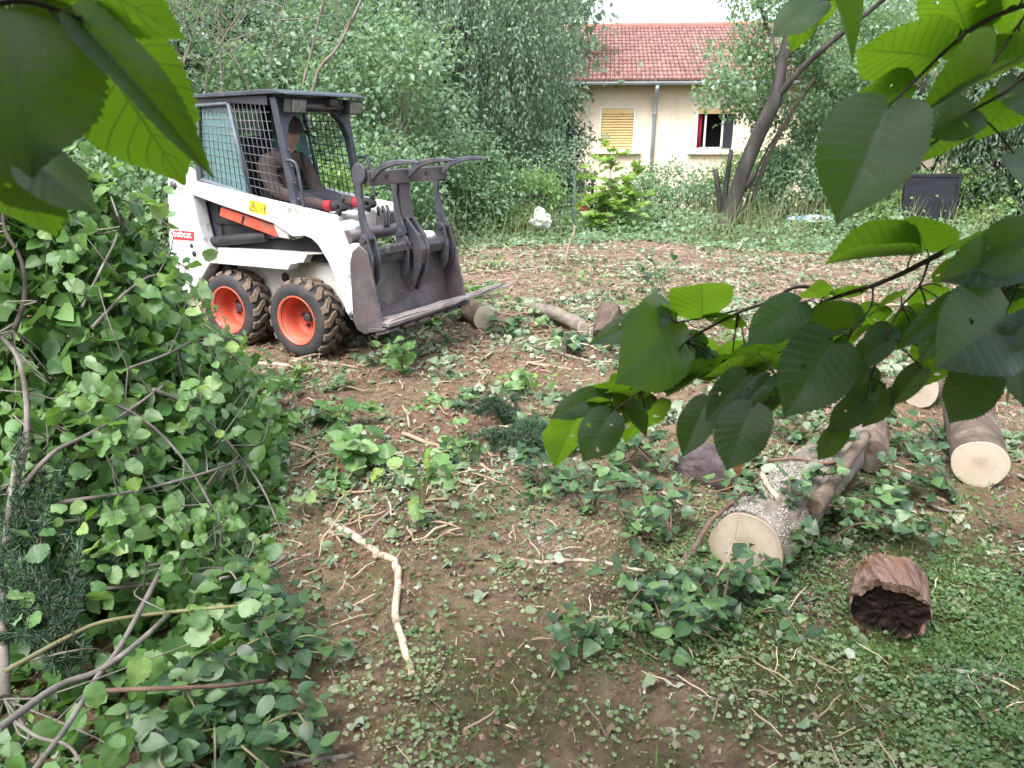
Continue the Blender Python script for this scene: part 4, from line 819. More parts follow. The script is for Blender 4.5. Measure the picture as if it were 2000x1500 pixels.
# seated, torso upright, looking ahead; x forward, y to the machine's left, z above the seat
hx, hz = .165, .43
body = [(0, 0, .02, .10, .08), (.015, 0, .14, .09, .07), (.03, 0, .26, .085, .065), (.05, 0, .345, .06, .06), (.08, 0, .40, .045, .045), (.105, 0, .455, .052, .052), (.125, 0, .50, .082, .072), (.125, 0, .56, .085, .072), (.115, 0, .60, .06, .055)]
ed = [(i, i+1) for i in range(8)]
def limbs(s):
    b = len(body); y = s*.165
    arm_ = [(.045, s*.10, .325, .05), (.05, y+s*.01, .30, .045), (.15, y+s*.03, .13, .04), (.26, y+s*.0, .09, .034), (.50, s*.155, .05, .028), (.59, s*.155, .045, .026)]
    body.extend(arm_); ed.append((3, b)); ed.extend((b+i, b+i+1) for i in range(5))
    b = len(body); leg = [(.10, s*.09, .02, .085), (.42, s*.13, .06, .062), (.50, s*.13, -.04, .058), (.58, s*.13, -.34, .04), (.60, s*.13, -.40, .04)]
    body.extend(leg); ed.append((0, b)); ed.extend((b+i, b+i+1) for i in range(4))
limbs(-1); limbs(1)
bo = skin('body', body, ed, P_SKIN)
for v in bo.data.vertices:                                      # face: nose, brow, chin, jaw on the head
    c = v.co
    if c.z > .44 and c.x > .15:
        f_ = math.exp(-(c.y/.03)**2); c.x += .022*f_*math.exp(-((c.z-.515)/.02)**2) + .012*math.exp(-((c.z-.462)/.022)**2)*math.exp(-(c.y/.045)**2) + .008*math.exp(-((c.z-.56)/.02)**2)
        c.x -= .010*math.exp(-((abs(c.y)-.032)/.014)**2)*math.exp(-((c.z-.538)/.013)**2)
shirt = [(.0, 0, -.02, .165, .125), (.0, 0, .06, .158, .122), (.015, 0, .16, .155, .118), (.03, 0, .27, .165, .118), (.045, 0, .345, .13, .10), (.068, 0, .395, .072, .068)]; es = [(i, i+1) for i in range(5)]
for s in (-1, 1):
    b = len(shirt); y = s*.165; shirt += [(.045, s*.13, .345, .085), (.05, y+s*.025, .30, .075), (.10, y+s*.04, .21, .064), (.15, y+s*.04, .125, .060), (.26, y+s*.0, .085, .052), (.40, s*.155, .062, .045), (.575, s*.155, .048, .040)]
    es.append((4, b)); es.extend((b+i, b+i+1) for i in range(6))
skin('jumper', shirt, es, P_JUMP_DIM)
MB().lathe_y([(0, 0)], 4)
tro = [(0, 0, .0, .15, .12)]; et = []
for s in (-1, 1):
    b = len(tro); tro += [(.09, s*.09, .03, .10), (.28, s*.12, .055, .088), (.43, s*.13, .055, .08), (.52, s*.13, -.05, .072), (.59, s*.13, -.34, .06)]; et.append((0, b)); et += [(b+i, b+i+1) for i in range(4)]
skin('trousers', tro, et, P_TROU)
# cap: crown and peak; hair below it; ears, eye, brow
cp = MB(); V = []; nn = 20
for i, (r_, z_) in enumerate(((.108, .548), (.112, .575), (.108, .60), (.094, .628), (.066, .648), (.03, .657), (.002, .658))):
    for k in range(nn): a = 2*math.pi*k/nn; V.append((.112+r_*1.06*math.cos(a), r_*.88*math.sin(a), z_+.012*math.cos(a)*(i < 2)))
cp.add(V, [(i*nn+k, i*nn+(k+1) % nn, (i+1)*nn+(k+1) % nn, (i+1)*nn+k) for i in range(6) for k in range(nn)], True)
pk_ = []; 
for t in np.linspace(-1, 1, 11):
    pk_ += [(.205-.055*t*t, .078*t, .568-.006*t*t), (.325-.10*t*t, .074*t, .553-.020*t*t)]
cp.add(pk_+[(p[0], p[1], p[2]-.007) for p in pk_], [q for i in range(10) for q in ((2*i, 2*i+1, 2*i+3, 2*i+2), (22+2*i, 22+2*i+2, 22+2*i+3, 22+2*i+1), (2*i+1, 22+2*i+1, 22+2*i+3, 2*i+3))], True)
cp.build('cap', P_CAP, per)
hr = MB(); V = []
for i, (r_, z_) in enumerate(((.100, .555), (.101, .525), (.094, .495), (.072, .47))):
    for k in range(13): a = math.radians(75)+math.radians(210)*k/12; V.append((.112+r_*1.03*math.cos(a), r_*.86*math.sin(a), z_))
hr.add(V, [(i*13+k, i*13+k+1, (i+1)*13+k+1, (i+1)*13+k) for i in range(3) for k in range(12)], True)
hr.build('hair', surf('dark hair', [(.3, (.02, .014, .01)), (.7, (.04, .028, .02))], 40, rough=.6), per)
for s in (-1, 1):
    skin('ear', [(.105, s*.088, .545, .014, .010), (.098, s*.094, .525, .016, .010), (.108, s*.088, .502, .010, .008)], [(0, 1), (1, 2)], P_SKIN, 1)
    ey = MB(); ey.lathe_y([(.0, -.006), (.007, -.004), (.009, .002)], 10, (.196, s*.034, .538)); ey.build('eye', P_BLACK, per)
    br = MB(); br.tube([(.205, s*.016, .553), (.207, s*.035, .556), (.195, s*.055, .550)], [.004, .005, .003], 6); br.build('eyebrow', P_CAP, per)
MB().tube([(.208, -.02, .484), (.214, 0, .485), (.208, .02, .484)], [.003, .005, .003], 6).build('mouth', surf('lips', [(.3, (.30, .12, .10)), (.7, (.34, .14, .11))], 9, rough=.5), per)
# gloved hands closed on the levers: palm, four bent fingers, thumb, one skinned mesh each
for s in (-1, 1):
    ox, oy, oz = .62, s*.155, .045
    hv = [(ox, oy, oz, .026, .030), (ox+.045, oy, oz+.008, .028, .034), (ox+.085, oy, oz+.012, .024, .034)]; he = [(0, 1), (1, 2)]
    for k in range(4):
        b = len(hv); yy = oy+(k-1.5)*.021; ln = (.030, .034, .032, .026)[k]; hv += [(ox+.09, yy, oz+.018, .011), (ox+.09+ln, yy, oz+.020, .0105), (ox+.10+ln*1.1, yy, oz-.014, .010), (ox+.085+ln*.6, yy, oz-.032, .009)]; he += [(2, b), (b, b+1), (b+1, b+2), (b+2, b+3)]
    b = len(hv); hv += [(ox+.035, oy-s*.036, oz+.0, .013), (ox+.07, oy-s*.05, oz-.018, .012), (ox+.10, oy-s*.036, oz-.034, .010)]; he += [(1, b), (b, b+1), (b+1, b+2)]
    g_ = skin('glove', hv, he, P_GLOVE, 2)
    MB().tube([(ox-.050, oy, oz), (ox-.030, oy, oz), (ox-.005, oy, oz+.002), (ox+.012, oy, oz+.004)], [.036, .038, .036, .032], 14).build('cuff', P_CUFF, g_)
# ================================================================== CUT BRANCH HEAP, LOGS, LITTER
def heap(x, y):
    x = np.asarray(x, float); y = np.asarray(y, float)
    e_ = -x-.92-.16*sst(2.9, 4.0, y)+.12*sst(2.3, 1.8, y)
    h_ = 1.42*sst(0, .95, e_)*sst(1.9, 3.3, y)*sst(4.5, 3.7, y) + .13*sst(0, .3, -x-.60-.34*sst(2.1, 2.9, y))*sst(1.2, 1.6, y)*sst(3.6, 2.8, y)
    return h_*(.82+.36*fbm(x*1.8, y*1.8, 77, 3))
def surfz(x, y): return gz(x, y)+heap(x, y)
def hit(px, py, lift=0.0, f=None):
    """first point where the pixel's ray meets ground or heap"""
    f = f or surfz; d = ray(px, py); t = np.linspace(.8, 16, 1600); P = CE+d*t[:, None]; h_ = f(P[:, 0], P[:, 1])+lift; k = np.argmax(P[:, 2] < h_)
    if P[k, 2] >= h_[k]: k = len(t)-1
    return P[k]
def gnd(px, py, lift=0.0): return hit(px, py, lift, gz)
M_TAN = surf('dry tan twig', [(.3, (.20, .135, .09)), (.7, (.36, .27, .19))], 12, 6, .85, .2, bump=.4, bscale=50)
M_PEEL = surf('peeled pale branch', [(.3, (.30, .22, .15)), (.55, (.50, .40, .29)), (.75, (.52, .43, .33))], 14, 7, .8, .2, bump=.8, bscale=30, dirt=((.17, .12, .085), 24, .50, .62))
M_GREY = surf('grey branch bark', [(.3, (.085, .075, .062)), (.55, (.17, .15, .13)), (.75, (.27, .25, .22))], 10, 7, .85, .2, bump=.5, bscale=40)
M_BROWN = surf('red brown vine bark', [(.3, (.075, .045, .032)), (.7, (.17, .11, .08))], 12, 7, .85, .2, bump=.5, bscale=50)
M_OLIVE = surf('olive young stem', [(.3, (.10, .095, .045)), (.7, (.20, .18, .09))], 10, 6, .7, .3)
HZ_ST = [(0, (.035, .10, .022)), (.3, (.07, .165, .036)), (.6, (.125, .24, .065)), (.86, (.20, .30, .14)), (1, (.21, .33, .055))]
M_HZO = leafmat('cut hazel leaf', HZ_ST, (.27, .35, .23), (.30, .58, .04), .34, .40, .55, 'object', True)
M_HZA = leafmat('cut hazel leaf mass', HZ_ST, (.20, .27, .18), (.25, .46, .045), .30, .42, .5, 'attr')
IV_ST = [(0, (.016, .045, .018)), (.4, (.030, .080, .026)), (.75, (.055, .125, .035)), (1, (.10, .19, .05))]
M_IVO = leafmat('ivy leaf', IV_ST, (.12, .18, .09), (.16, .30, .04), .24, .30, .6, 'object', True)
M_IVA = leafmat('ivy leaf mass', IV_ST, (.12, .18, .09), (.16, .30, .04), .24, .30, .6, 'attr')
M_CLV = leafmat('clover and ground ivy', [(0, (.045, .09, .03)), (.4, (.08, .15, .05)), (.8, (.14, .22, .085)), (1, (.24, .26, .14))], (.14, .2, .1), (.2, .34, .05), .3, .45, .45, 'attr')
M_LIT = leafmat('fallen leaf litter', [(0, (.06, .10, .045)), (.3, (.11, .165, .08)), (.55, (.19, .24, .15)), (.72, (.30, .33, .25)), (.85, (.21, .16, .095)), (1, (.12, .075, .05))], (.25, .29, .21), (.17, .26, .07), .2, .55, .4, 'attr')
M_CHIP = leafmat('dry chips and straw', [(0, (.09, .058, .042)), (.3, (.20, .14, .095)), (.7, (.36, .27, .185)), (1, (.52, .42, .31))], (.3, .23, .16), (.3, .22, .12), .08, .85, .2, 'attr')
M_GRS = leafmat('short grass', [(0, (.05, .11, .02)), (.5, (.09, .19, .035)), (1, (.18, .27, .07))], (.12, .2, .05), (.22, .38, .04), .35, .45, .4, 'attr')
def leafset(name, mat, prof, n, nu=9, nv=4, serr=.06, pleat=.02, wav=.12, fold=.25, droop=.3):
    out = []
    for i in range(n):
        V, Q, UV = leaf_shape(nu, nv, prof, serr, fold+RNG.normal()*.12, droop+RNG.normal()*.2, pleat, i+3, wav); out.append(mesh_np(name, V, Q, mat, True, None, UV))
    return out
LV_HZ = leafset('hazel_leaf', M_HZO, 'hazel', 7, 12, 4, .07, .02, .22, .3, .5); LV_IV = leafset('ivy_leaf', M_IVO, 'ivy', 5, 12, 4, .0, .0, .16, .15, .4); LV_OV = leafset('oval_leaf', M_IVO, 'ovate', 3, 6, 2, 0, 0, .1, .3, .4)
# ---- loose sticks and roots on the soil, traced
def stick(label, pts, wpx, mat, group=None, name='stick', lift=None, taper=.7, onheap=False, raised=()):
    P = []
    for i, p in enumerate(pts):
        q = (hit if onheap else gnd)(p[0], p[1], .0); dep = float((q-CE)@FWD); r = wpx/F_PX*dep*.5
        if i in raised: q = at_d(p[0], p[1], dep*.94); 
        else: q = at_d(p[0], p[1], dep-r*1.2); q[2] += r*.6*(0 if lift is None else lift)
        P.append(q)
    P = smooth_path(P, 4); P = P+RNG.normal(size=P.shape)*r*.12; g0 = P[0].copy(); R_ = np.linspace(1, taper, len(P))*r*(1+RNG.normal(size=len(P))*.07)
    e = MB().tube(P-g0, list(R_), 9).build(name, mat, loc=g0); tag(e, label, 'stick', group); return e, P
ST = [('thick peeled pale branch with ragged bark lying on mossy soil', [(640, 1018), (690, 1046), (735, 1078), (768, 1096), (779, 1130), (772, 1190), (785, 1250), (806, 1318)], 21, M_PEEL),
      ('thin dark grey twig rising across the peeled branch end', [(700, 1050), (760, 1000), (800, 965), (840, 936)], 6, M_GREY), ('short thin grey twig beside the small hazel sprig', [(585, 975), (630, 935), (652, 905)], 5, M_GREY),
      ('straight tan stick half buried in leaves below the loader', [(530, 857), (590, 872), (642, 896)], 10, M_TAN), ('long knotty tan root by the red earth mound', [(785, 846), (845, 868), (900, 884), (940, 908), (975, 932)], 9, M_TAN),
      ('short root end running over the red earth mound', [(786, 792), (796, 812), (800, 836)], 6, M_TAN), ('reddish bent stick below the rear wheel', [(444, 778), (470, 812), (506, 852)], 8, M_BROWN), ('long thin tan stick behind the heap edge', [(448, 824), (540, 832), (640, 842)], 6, M_TAN),
      ('long wavy pinkish root running towards the big log', [(1000, 1091), (1060, 1098), (1130, 1094), (1200, 1103), (1262, 1117)], 9, M_PEEL), ('bare root curving across the far soil', [(900, 524), (960, 531), (1040, 527), (1062, 521), (1112, 527)], 7, M_TAN),
      ('pale split branch on the far right soil', [(1368, 541), (1420, 549), (1462, 561)], 8, M_PEEL), ('wavy pale root before the dark bark chunk', [(1028, 708), (1080, 716), (1130, 722), (1172, 714)], 6, M_TAN), ('short straight pale stick before the mossy curved log', [(1088, 689), (1120, 697), (1152, 707)], 8, M_PEEL),
      ('flat pale wood splinter beside the front wheel', [(478, 713), (520, 711), (562, 715)], 10, M_PEEL), ('thin stick beneath the front wheel', [(570, 700), (640, 708), (700, 718)], 5, M_TAN),
      ('short tan stick at the foot of the leaf heap', [(598, 1352), (615, 1400), (632, 1458)], 9, M_TAN), ('grey tan branch lying along the bare mossy corner', [(530, 1503), (600, 1486), (690, 1477)], 12, M_GREY),
      ('knotted vine climbing over the cherry bark chunk', [(1225, 905), (1290, 958), (1345, 990), (1402, 1000)], 8, M_TAN), ('thin branch poking out beside the hollow stump piece', [(1500, 1195), (1560, 1180), (1610, 1160), (1640, 1140)], 7, M_GREY),
      ('brown vine in front of the big cut log', [(1210, 1115), (1270, 1080), (1330, 1105), (1390, 1112)], 9, M_BROWN), ('thin red brown vine curving up beside the big cut log', [(1345, 1120), (1340, 1080), (1362, 1040), (1395, 1010)], 9, M_BROWN),
      ('thin stick right of the hollow stump piece', [(1810, 985), (1880, 998), (2000, 950)], 6, M_GREY), ('pale snapped stick below the far right log', [(1800, 962), (1830, 972), (1850, 980)], 11, M_PEEL), ('thin stick lying over the ivy behind the big log', [(1520, 800), (1600, 825), (1680, 850)], 7, M_TAN),
      ('grey branch stub leaning on the far right log', [(1930, 830), (1960, 843), (1992, 858)], 12, M_GREY), ('thin twig lying on clover below the ivy', [(905, 1425), (945, 1405), (972, 1385)], 6, M_TAN), ('forked root end near the tall far root', [(1030, 540), (1000, 560), (985, 590)], 5, M_TAN),
      ('thin root trailing from the mossy curved log', [(1040, 595), (1060, 615), (1070, 640)], 6, M_BROWN), ('long thin root on the soil in front of the bucket', [(905, 632), (960, 650), (985, 668)], 6, M_TAN), ('short grey twig on soil below the spruce spray', [(975, 900), (978, 925), (992, 945)], 6, M_TAN),
      ('thin pale twig on the grey litter', [(930, 960), (955, 985), (975, 1010)], 4, M_TAN), ('small pale stick beside the peeled branch', [(752, 1052), (770, 1030), (782, 1008)], 9, M_PEEL)]
for lb, pts, wpx, mt in ST: stick(lb, pts, wpx, mt)
# root that stands up from the far soil
a = on_z(1106, 520, 0); Yr = a[1]; P = smooth_path([a-[0, 0, .03]]+[on_y(px, py, Yr) for px, py in ((1107, 498), (1113, 475), (1121, 455), (1122, 440))], 4); g0 = P[0].copy()
tag(MB().tube(P-g0, list(np.linspace(.022, .012, len(P))), 7).build('stick', M_TAN, loc=g0), 'curling root standing upright at the far edge of the soil', 'stick')
# small dry twigs strewn about: alike, one group
for k in range(150):
    px, py = RNG.uniform(430, 1560), RNG.uniform(500, 1060)
    if px > 1050 and py > 700: px -= 500
    if px < 700-.35*(1060-py)*0 and py > 820 and px < 560: continue
    c = gnd(px, py); a_ = RNG.uniform(0, math.pi); L_ = RNG.uniform(.06, .22)*(1.6 if py < 650 else 1); d = np.array([math.cos(a_), math.sin(a_), 0]); n_ = np.array([-d[1], d[0], 0])
    P = [c+d*L_*(t-.5)+n_*RNG.normal()*.005 for t in np.linspace(0, 1, 5)]; P = [np.array([p[0], p[1], float(gz(p[0], p[1]))+.010+.02*RNG.random()]) for p in P]; g0 = P[0].copy(); r = RNG.uniform(.0025, .006)
    tag(MB().tube([p-g0 for p in smooth_path(P, 2)], r, 5).build('dry_twig', M_TAN if k % 4 else M_PEEL, loc=g0), 'small dry tan twig strewn on the churned soil', 'twig', 'dry twigs strewn on the soil')
# ---- logs
def rings(name, c0, c1, cd_):
    m, nt = newmat(name); b = N(nt, 'ShaderNodeBsdfPrincipled'); o = N(nt, 'ShaderNodeOutputMaterial'); tc = N(nt, 'ShaderNodeTexCoord')
    ln = N(nt, 'ShaderNodeVectorMath', operation='LENGTH'); nt.links.new(tc.outputs['Object'], ln.inputs[0])
    ns = noise(nt, 9, 4, .6); a = N(nt, 'ShaderNodeMath', operation='MULTIPLY_ADD'); nt.links.new(ns, a.inputs[0]); a.inputs[1].default_value = .022; nt.links.new(ln.outputs['Value'], a.inputs[2])
    s = N(nt, 'ShaderNodeMath', operation='SINE'); mu = N(nt, 'ShaderNodeMath', operation='MULTIPLY'); nt.links.new(a.outputs[0], mu.inputs[0]); mu.inputs[1].default_value = 560; nt.links.new(mu.outputs[0], s.inputs[0])
    r1 = ramp(nt, s.outputs[0], [(.0, 0), (1, .42)]); col = mixc(nt, r1, c0, c1)
    col = mixc(nt, ramp(nt, ln.outputs['Value'], [(.0, .55), (.045, .1), (.09, 0), (.118, .15), (.135, .6)]), col, cd_)
    col = mixc(nt, ramp(nt, noise(nt, 26, 6, .7), [(.5, 0), (.75, .35)]), col, cd_)
    nt.links.new(col, b.inputs['Base Color']); b.inputs['Roughness'].default_value = .85; b.inputs['Specular IOR Level'].default_value = .2
    bp = N(nt, 'ShaderNodeBump'); bp.inputs['Strength'].default_value = .25; bp.inputs['Distance'].default_value = .004; nt.links.new(noise(nt, 60, 5, .7, stretch=(1, 1, 6)), bp.inputs['Height']); nt.links.new(bp.outputs[0], b.inputs['Normal'])
    nt.links.new(b.outputs[0], o.inputs[0]); return m
M_CUT = rings('pale sawn wood', (.43, .37, .285), (.31, .245, .175), (.22, .16, .11)); M_CUTO = rings('orange sawn wood', (.50, .20, .07), (.38, .13, .045), (.30, .12, .05))
M_BKS = surf('spruce bark with moss', [(.3, (.095, .075, .06)), (.5, (.18, .15, .125)), (.7, (.27, .235, .20))], 9, 8, .92, .15, bump=.9, bscale=26, dirt=((.13, .14, .06), 3.5, .50, .66))
M_BKC = surf('dark cherry bark', [(.3, (.03, .02, .022)), (.55, (.075, .052, .055)), (.75, (.20, .165, .16))], 10, 8, .7, .3, bump=.9, bscale=22, stretch=(1, 1, 1))
M_BKD = surf('brown log bark', [(.3, (.055, .04, .032)), (.55, (.12, .09, .07)), (.75, (.21, .17, .14))], 10, 8, .92, .15, bump=1.0, bscale=24)
def log(label, p0, p1, r0, r1, bark, cut, seed, stubs=(), name='log', bend=0.0, rough=.05, far_cut=True, cat='log'):
    p0 = np.array(p0, float); p1 = np.array(p1, float); e = empty(name, p0); tag(e, label, cat); A = unit(p1-p0); L_ = np.linalg.norm(p1-p0)
    X = unit(np.cross(A, [0, 0, 1.0])); Z = np.cross(X, A); nu, nv = max(10, int(L_/.016)), 72; V = []; r_ = np.random.default_rng(seed); ph = r_.uniform(0, 6.28, 5)
    for i in range(nu+1):
        t = i/nu; c = A*L_*t+Z*bend*math.sin(math.pi*t)
        for k in range(nv):
            a = 2*math.pi*k/nv; R_ = (r0+(r1-r0)*t)*(1+rough*(math.sin(2*a+ph[0])*.5+math.sin(3*a+ph[1]+t*2)*.35+math.sin(5*a+ph[2]-t*3)*.25)+rough*1.6*(fbm(a*5.5, t*L_*22, seed, 4)-.5)*min(1, 4*t+.3)*min(1., k/3., (nv-k)/3.))
            V.append(c+X*R_*math.cos(a)+Z*R_*math.sin(a))
    V = np.array(V); Q = np.array([(i*nv+k, i*nv+(k+1) % nv, (i+1)*nv+(k+1) % nv, (i+1)*nv+k) for i in range(nu) for k in range(nv)])
    link('bark', mesh_np('bark', V, Q, bark), e)
    for i, fl in ((0, 1), (nu, -1)):
        ring = V[i*nv:(i+1)*nv]; c = ring.mean(0); D = [(0, 0, 0)]; Fs = []
        for s in (.35, .7, .972):
            for q in ring: w_ = (q-c)*s; D.append((float(w_@X), float(w_@Z), fl*.003*(1-s)))
        Fs = [(0, 1+k, 1+(k+1) % nv) for k in range(nv)]+[(1+j*nv+k, 1+(j+1)*nv+k, 1+(j+1)*nv+(k+1) % nv, 1+j*nv+(k+1) % nv) for j in range(2) for k in range(nv)]
        rim = len(D); D += [(float((q-c)@X), float((q-c)@Z), -.004*fl) for q in ring]; Fs += [(1+2*nv+k, rim+k, rim+(k+1) % nv, 1+2*nv+(k+1) % nv) for k in range(nv)]
        cf = MB().add(D, Fs).build('cut_face', cut, e); Mx = Matrix(np.stack([X, Z, -A if fl > 0 else A], -1).tolist()).to_4x4()
        if fl < 0: Mx = Matrix(np.stack([X, Z, -A], -1).tolist()).to_4x4()
        Mx.translation = Vector(c-A*.003*fl); cf.matrix_local = Mx
    for (t, ang, ln, rr) in stubs:
        c = A*L_*t; d = X*math.cos(ang)+Z*math.sin(ang); q = c+d*(r0*.9); MB().tube([q, q+d*ln*.6-A*ln*.4, q+d*ln-A*ln*.8], [rr*1.15, rr, rr*.95], 12).build('branch_stub', bark, e)
        f_ = MB().tube([q+d*ln-A*ln*.8, q+d*(ln+.003)-A*(ln*.8+.003)], rr*.9, 12).build('stub_cut', cut, e)
    return e
def gp(px, py, up): q = gnd(px, py); return np.array([q[0], q[1], q[2]+up])
a = gp(1450, 1128, .128); log('big log with broad pale sawn end and a stub on its mossy bark', a, a+np.array([.64, .80, .02]), .137, .122, M_BKS, M_CUT, 11, [(.17, .15, .05, .028)], rough=.09)
a = gp(1905, 952, .115); log('log with round pale sawn end at the edge of the clover', a, a+np.array([.30, .66, .02]), .116, .113, M_BKD, M_CUT, 12)
a = gp(1790, 795, .105); log('short log with pale sawn end half hidden by hanging hazel leaves', a, a+np.array([.34, .34, .03]), .108, .105, M_BKD, M_CUT, 13)
a = gp(946, 643, .095); log('log with pale sawn end lying beyond the bucket lip', a, a+np.array([-.20, .38, .02]), .098, .095, M_BKD, M_CUT, 14)
a = gp(1138, 655, .06); log('mossy bent log on the soil beyond the bucket', a, gp(1040, 625, .06)+[0, .1, .02], .052, .058, M_BKS, M_CUT, 15, bend=.03)
a = gp(1178, 668, .04); log('dark bark block tilted up with roots hanging over it', a, a+np.array([.07, .20, .17]), .085, .09, M_BKD, M_BKD, 16, rough=.16)
a = gp(1430, 960, .075); log('piece of dark cherry log with orange sawn end', a, a+np.array([-.20, .15, .035]), .092, .10, M_BKC, M_CUTO, 17, rough=.08)
a = gp(1570, 690, .09); log('red brown log piece behind the hanging hazel leaves', a, a+np.array([-.30, .05, .0]), .09, .085, surf('red brown bark', [(.3, (.09, .04, .03)), (.7, (.22, .11, .08))], 10, 8, .9, .15, bump=.9, bscale=24), M_CUTO, 18, rough=.1)
a = gp(1690, 930, .11); log('dark log with peeling bark ridge lying behind the big log', a, a+np.array([.30, .75, .03]), .085, .10, M_BKD, M_BKD, 19, rough=.16)
a = gp(1960, 760, .10); log('log lying in pale wood dust at the back of the cut pieces', a, a+np.array([.5, .3, .02]), .10, .10, M_BKD, M_CUT, 20)
sx = on_y(1308, 415, 12.9); g0 = G3(sx[0], 12.9); log('broad reddish tree stump with pale top before the house wall', g0+[0, 0, -.1], g0+np.array([0, 0, on_y(1308, 388, 12.9)[2]-g0[2]]), .34, .27, surf('red stump bark', [(.3, (.10, .05, .035)), (.7, (.24, .13, .09))], 8, 8, .9, .2, bump=.9, bscale=14), M_CUT, 21, name='tree_stump', rough=.14, cat='stump')
# vines, ivy and sawdust on the big log
LA = gp(1450, 1128, .128); LD = unit(np.array([.64, .80, .02])); LR = .137
def on_log(px, py, out=0.0):
    d = ray(px, py); o = CE-LA; d1 = d-LD*(d@LD); o1 = o-LD*(o@LD); a = d1@d1; b = 2*(d1@o1); c = o1@o1-(LR+out)**2; D = b*b-4*a*c
    t = (-b-math.sqrt(max(D, 0)))/(2*a); return CE+d*t
for lb, pts, wpx, mt in [('thick brown vine lying along the top of the big log', [(1352, 1078), (1388, 1018), (1420, 992), (1455, 960), (1492, 928)], 12, M_BROWN), ('short pale snapped branch lying on the big log', [(1488, 926), (1500, 950), (1520, 974)], 12, M_PEEL), ('thin vine looped over the back of the big log', [(1530, 950), (1570, 965), (1610, 985), (1660, 990)], 6, M_TAN), ('dead ivy stem crossing the upper end of the big log', [(1500, 900), (1560, 895), (1600, 905), (1650, 900)], 8, M_BROWN), ('thin dry ivy stem hanging down the sawn end of the big log', [(1442, 1000), (1436, 1040), (1420, 1090), (1400, 1125)], 4, M_TAN)]:
    P = smooth_path([on_log(px, py, .012) for px, py in pts], 4); dep = float((P[0]-CE)@FWD); r = wpx/F_PX*dep*.5; g0 = P[0].copy(); tag(MB().tube(P-g0, list(np.linspace(r, r*.7, len(P))*(1+.1*RNG.normal(size=len(P)))), 8).build('vine', mt, loc=g0), lb, 'vine')
n = 12000; t_ = RNG.random(n)**1.4*.75+.01; an = math.pi/2+RNG.normal(size=n)*.55; LX = unit(np.cross(LD, [0, 0, 1.])); LZ = np.cross(LX, LD); rr_ = LR*1.03-.012*t_
k_ = fbm(t_*9, an*4, 44, 3)+.25*(1-t_) > .58; t_, an, rr_ = t_[k_], an[k_], rr_[k_]; n = len(t_)
P = LA+LD*t_[:, None]*1.02+(LX*np.cos(an)[:, None]+LZ*np.sin(an)[:, None])*rr_[:, None]; M_DUST = leafmat('pale sawdust', [(0, (.26, .235, .20)), (1, (.46, .43, .38))], (.5, .46, .4), (.4, .36, .3), .05, .9, .1)
S_CH = (np.array([(-.09, 0, 0), (.09, 0, 0), (.06, 1, .04), (-.06, 1, .04)]), np.array([(0, 1, 2, 3)]), np.array([(0, 0), (0, 1), (1, 1), (1, 0)]))
tag(cloud('log_sawdust', S_CH, P, RNG.normal(size=(n, 3)), unit(LX*np.cos(an)[:, None]+LZ*np.sin(an)[:, None]+RNG.normal(size=(n, 3))*.3), .003+.004*RNG.random(n), M_DUST, width=np.full(n, 4.)), 'pale sawdust sprinkled on the bark of the big log', 'sawdust', kind='stuff')
for lb, pts, wpx, mt in [('thick curled bark strip leaning against the upper side of the big log', [(1592, 990), (1625, 945), (1655, 900), (1690, 850)], 30, M_BKD)]:
    P = smooth_path([on_log(px, py, .03) for px, py in pts], 4); r = wpx/F_PX*3.2*.5; g0 = P[0].copy(); tag(MB().tube(P-g0, list(np.linspace(r, r*.8, len(P))*(1+.15*RNG.normal(size=len(P)))), 10).build('bark_strip', mt, loc=g0), lb, 'bark')
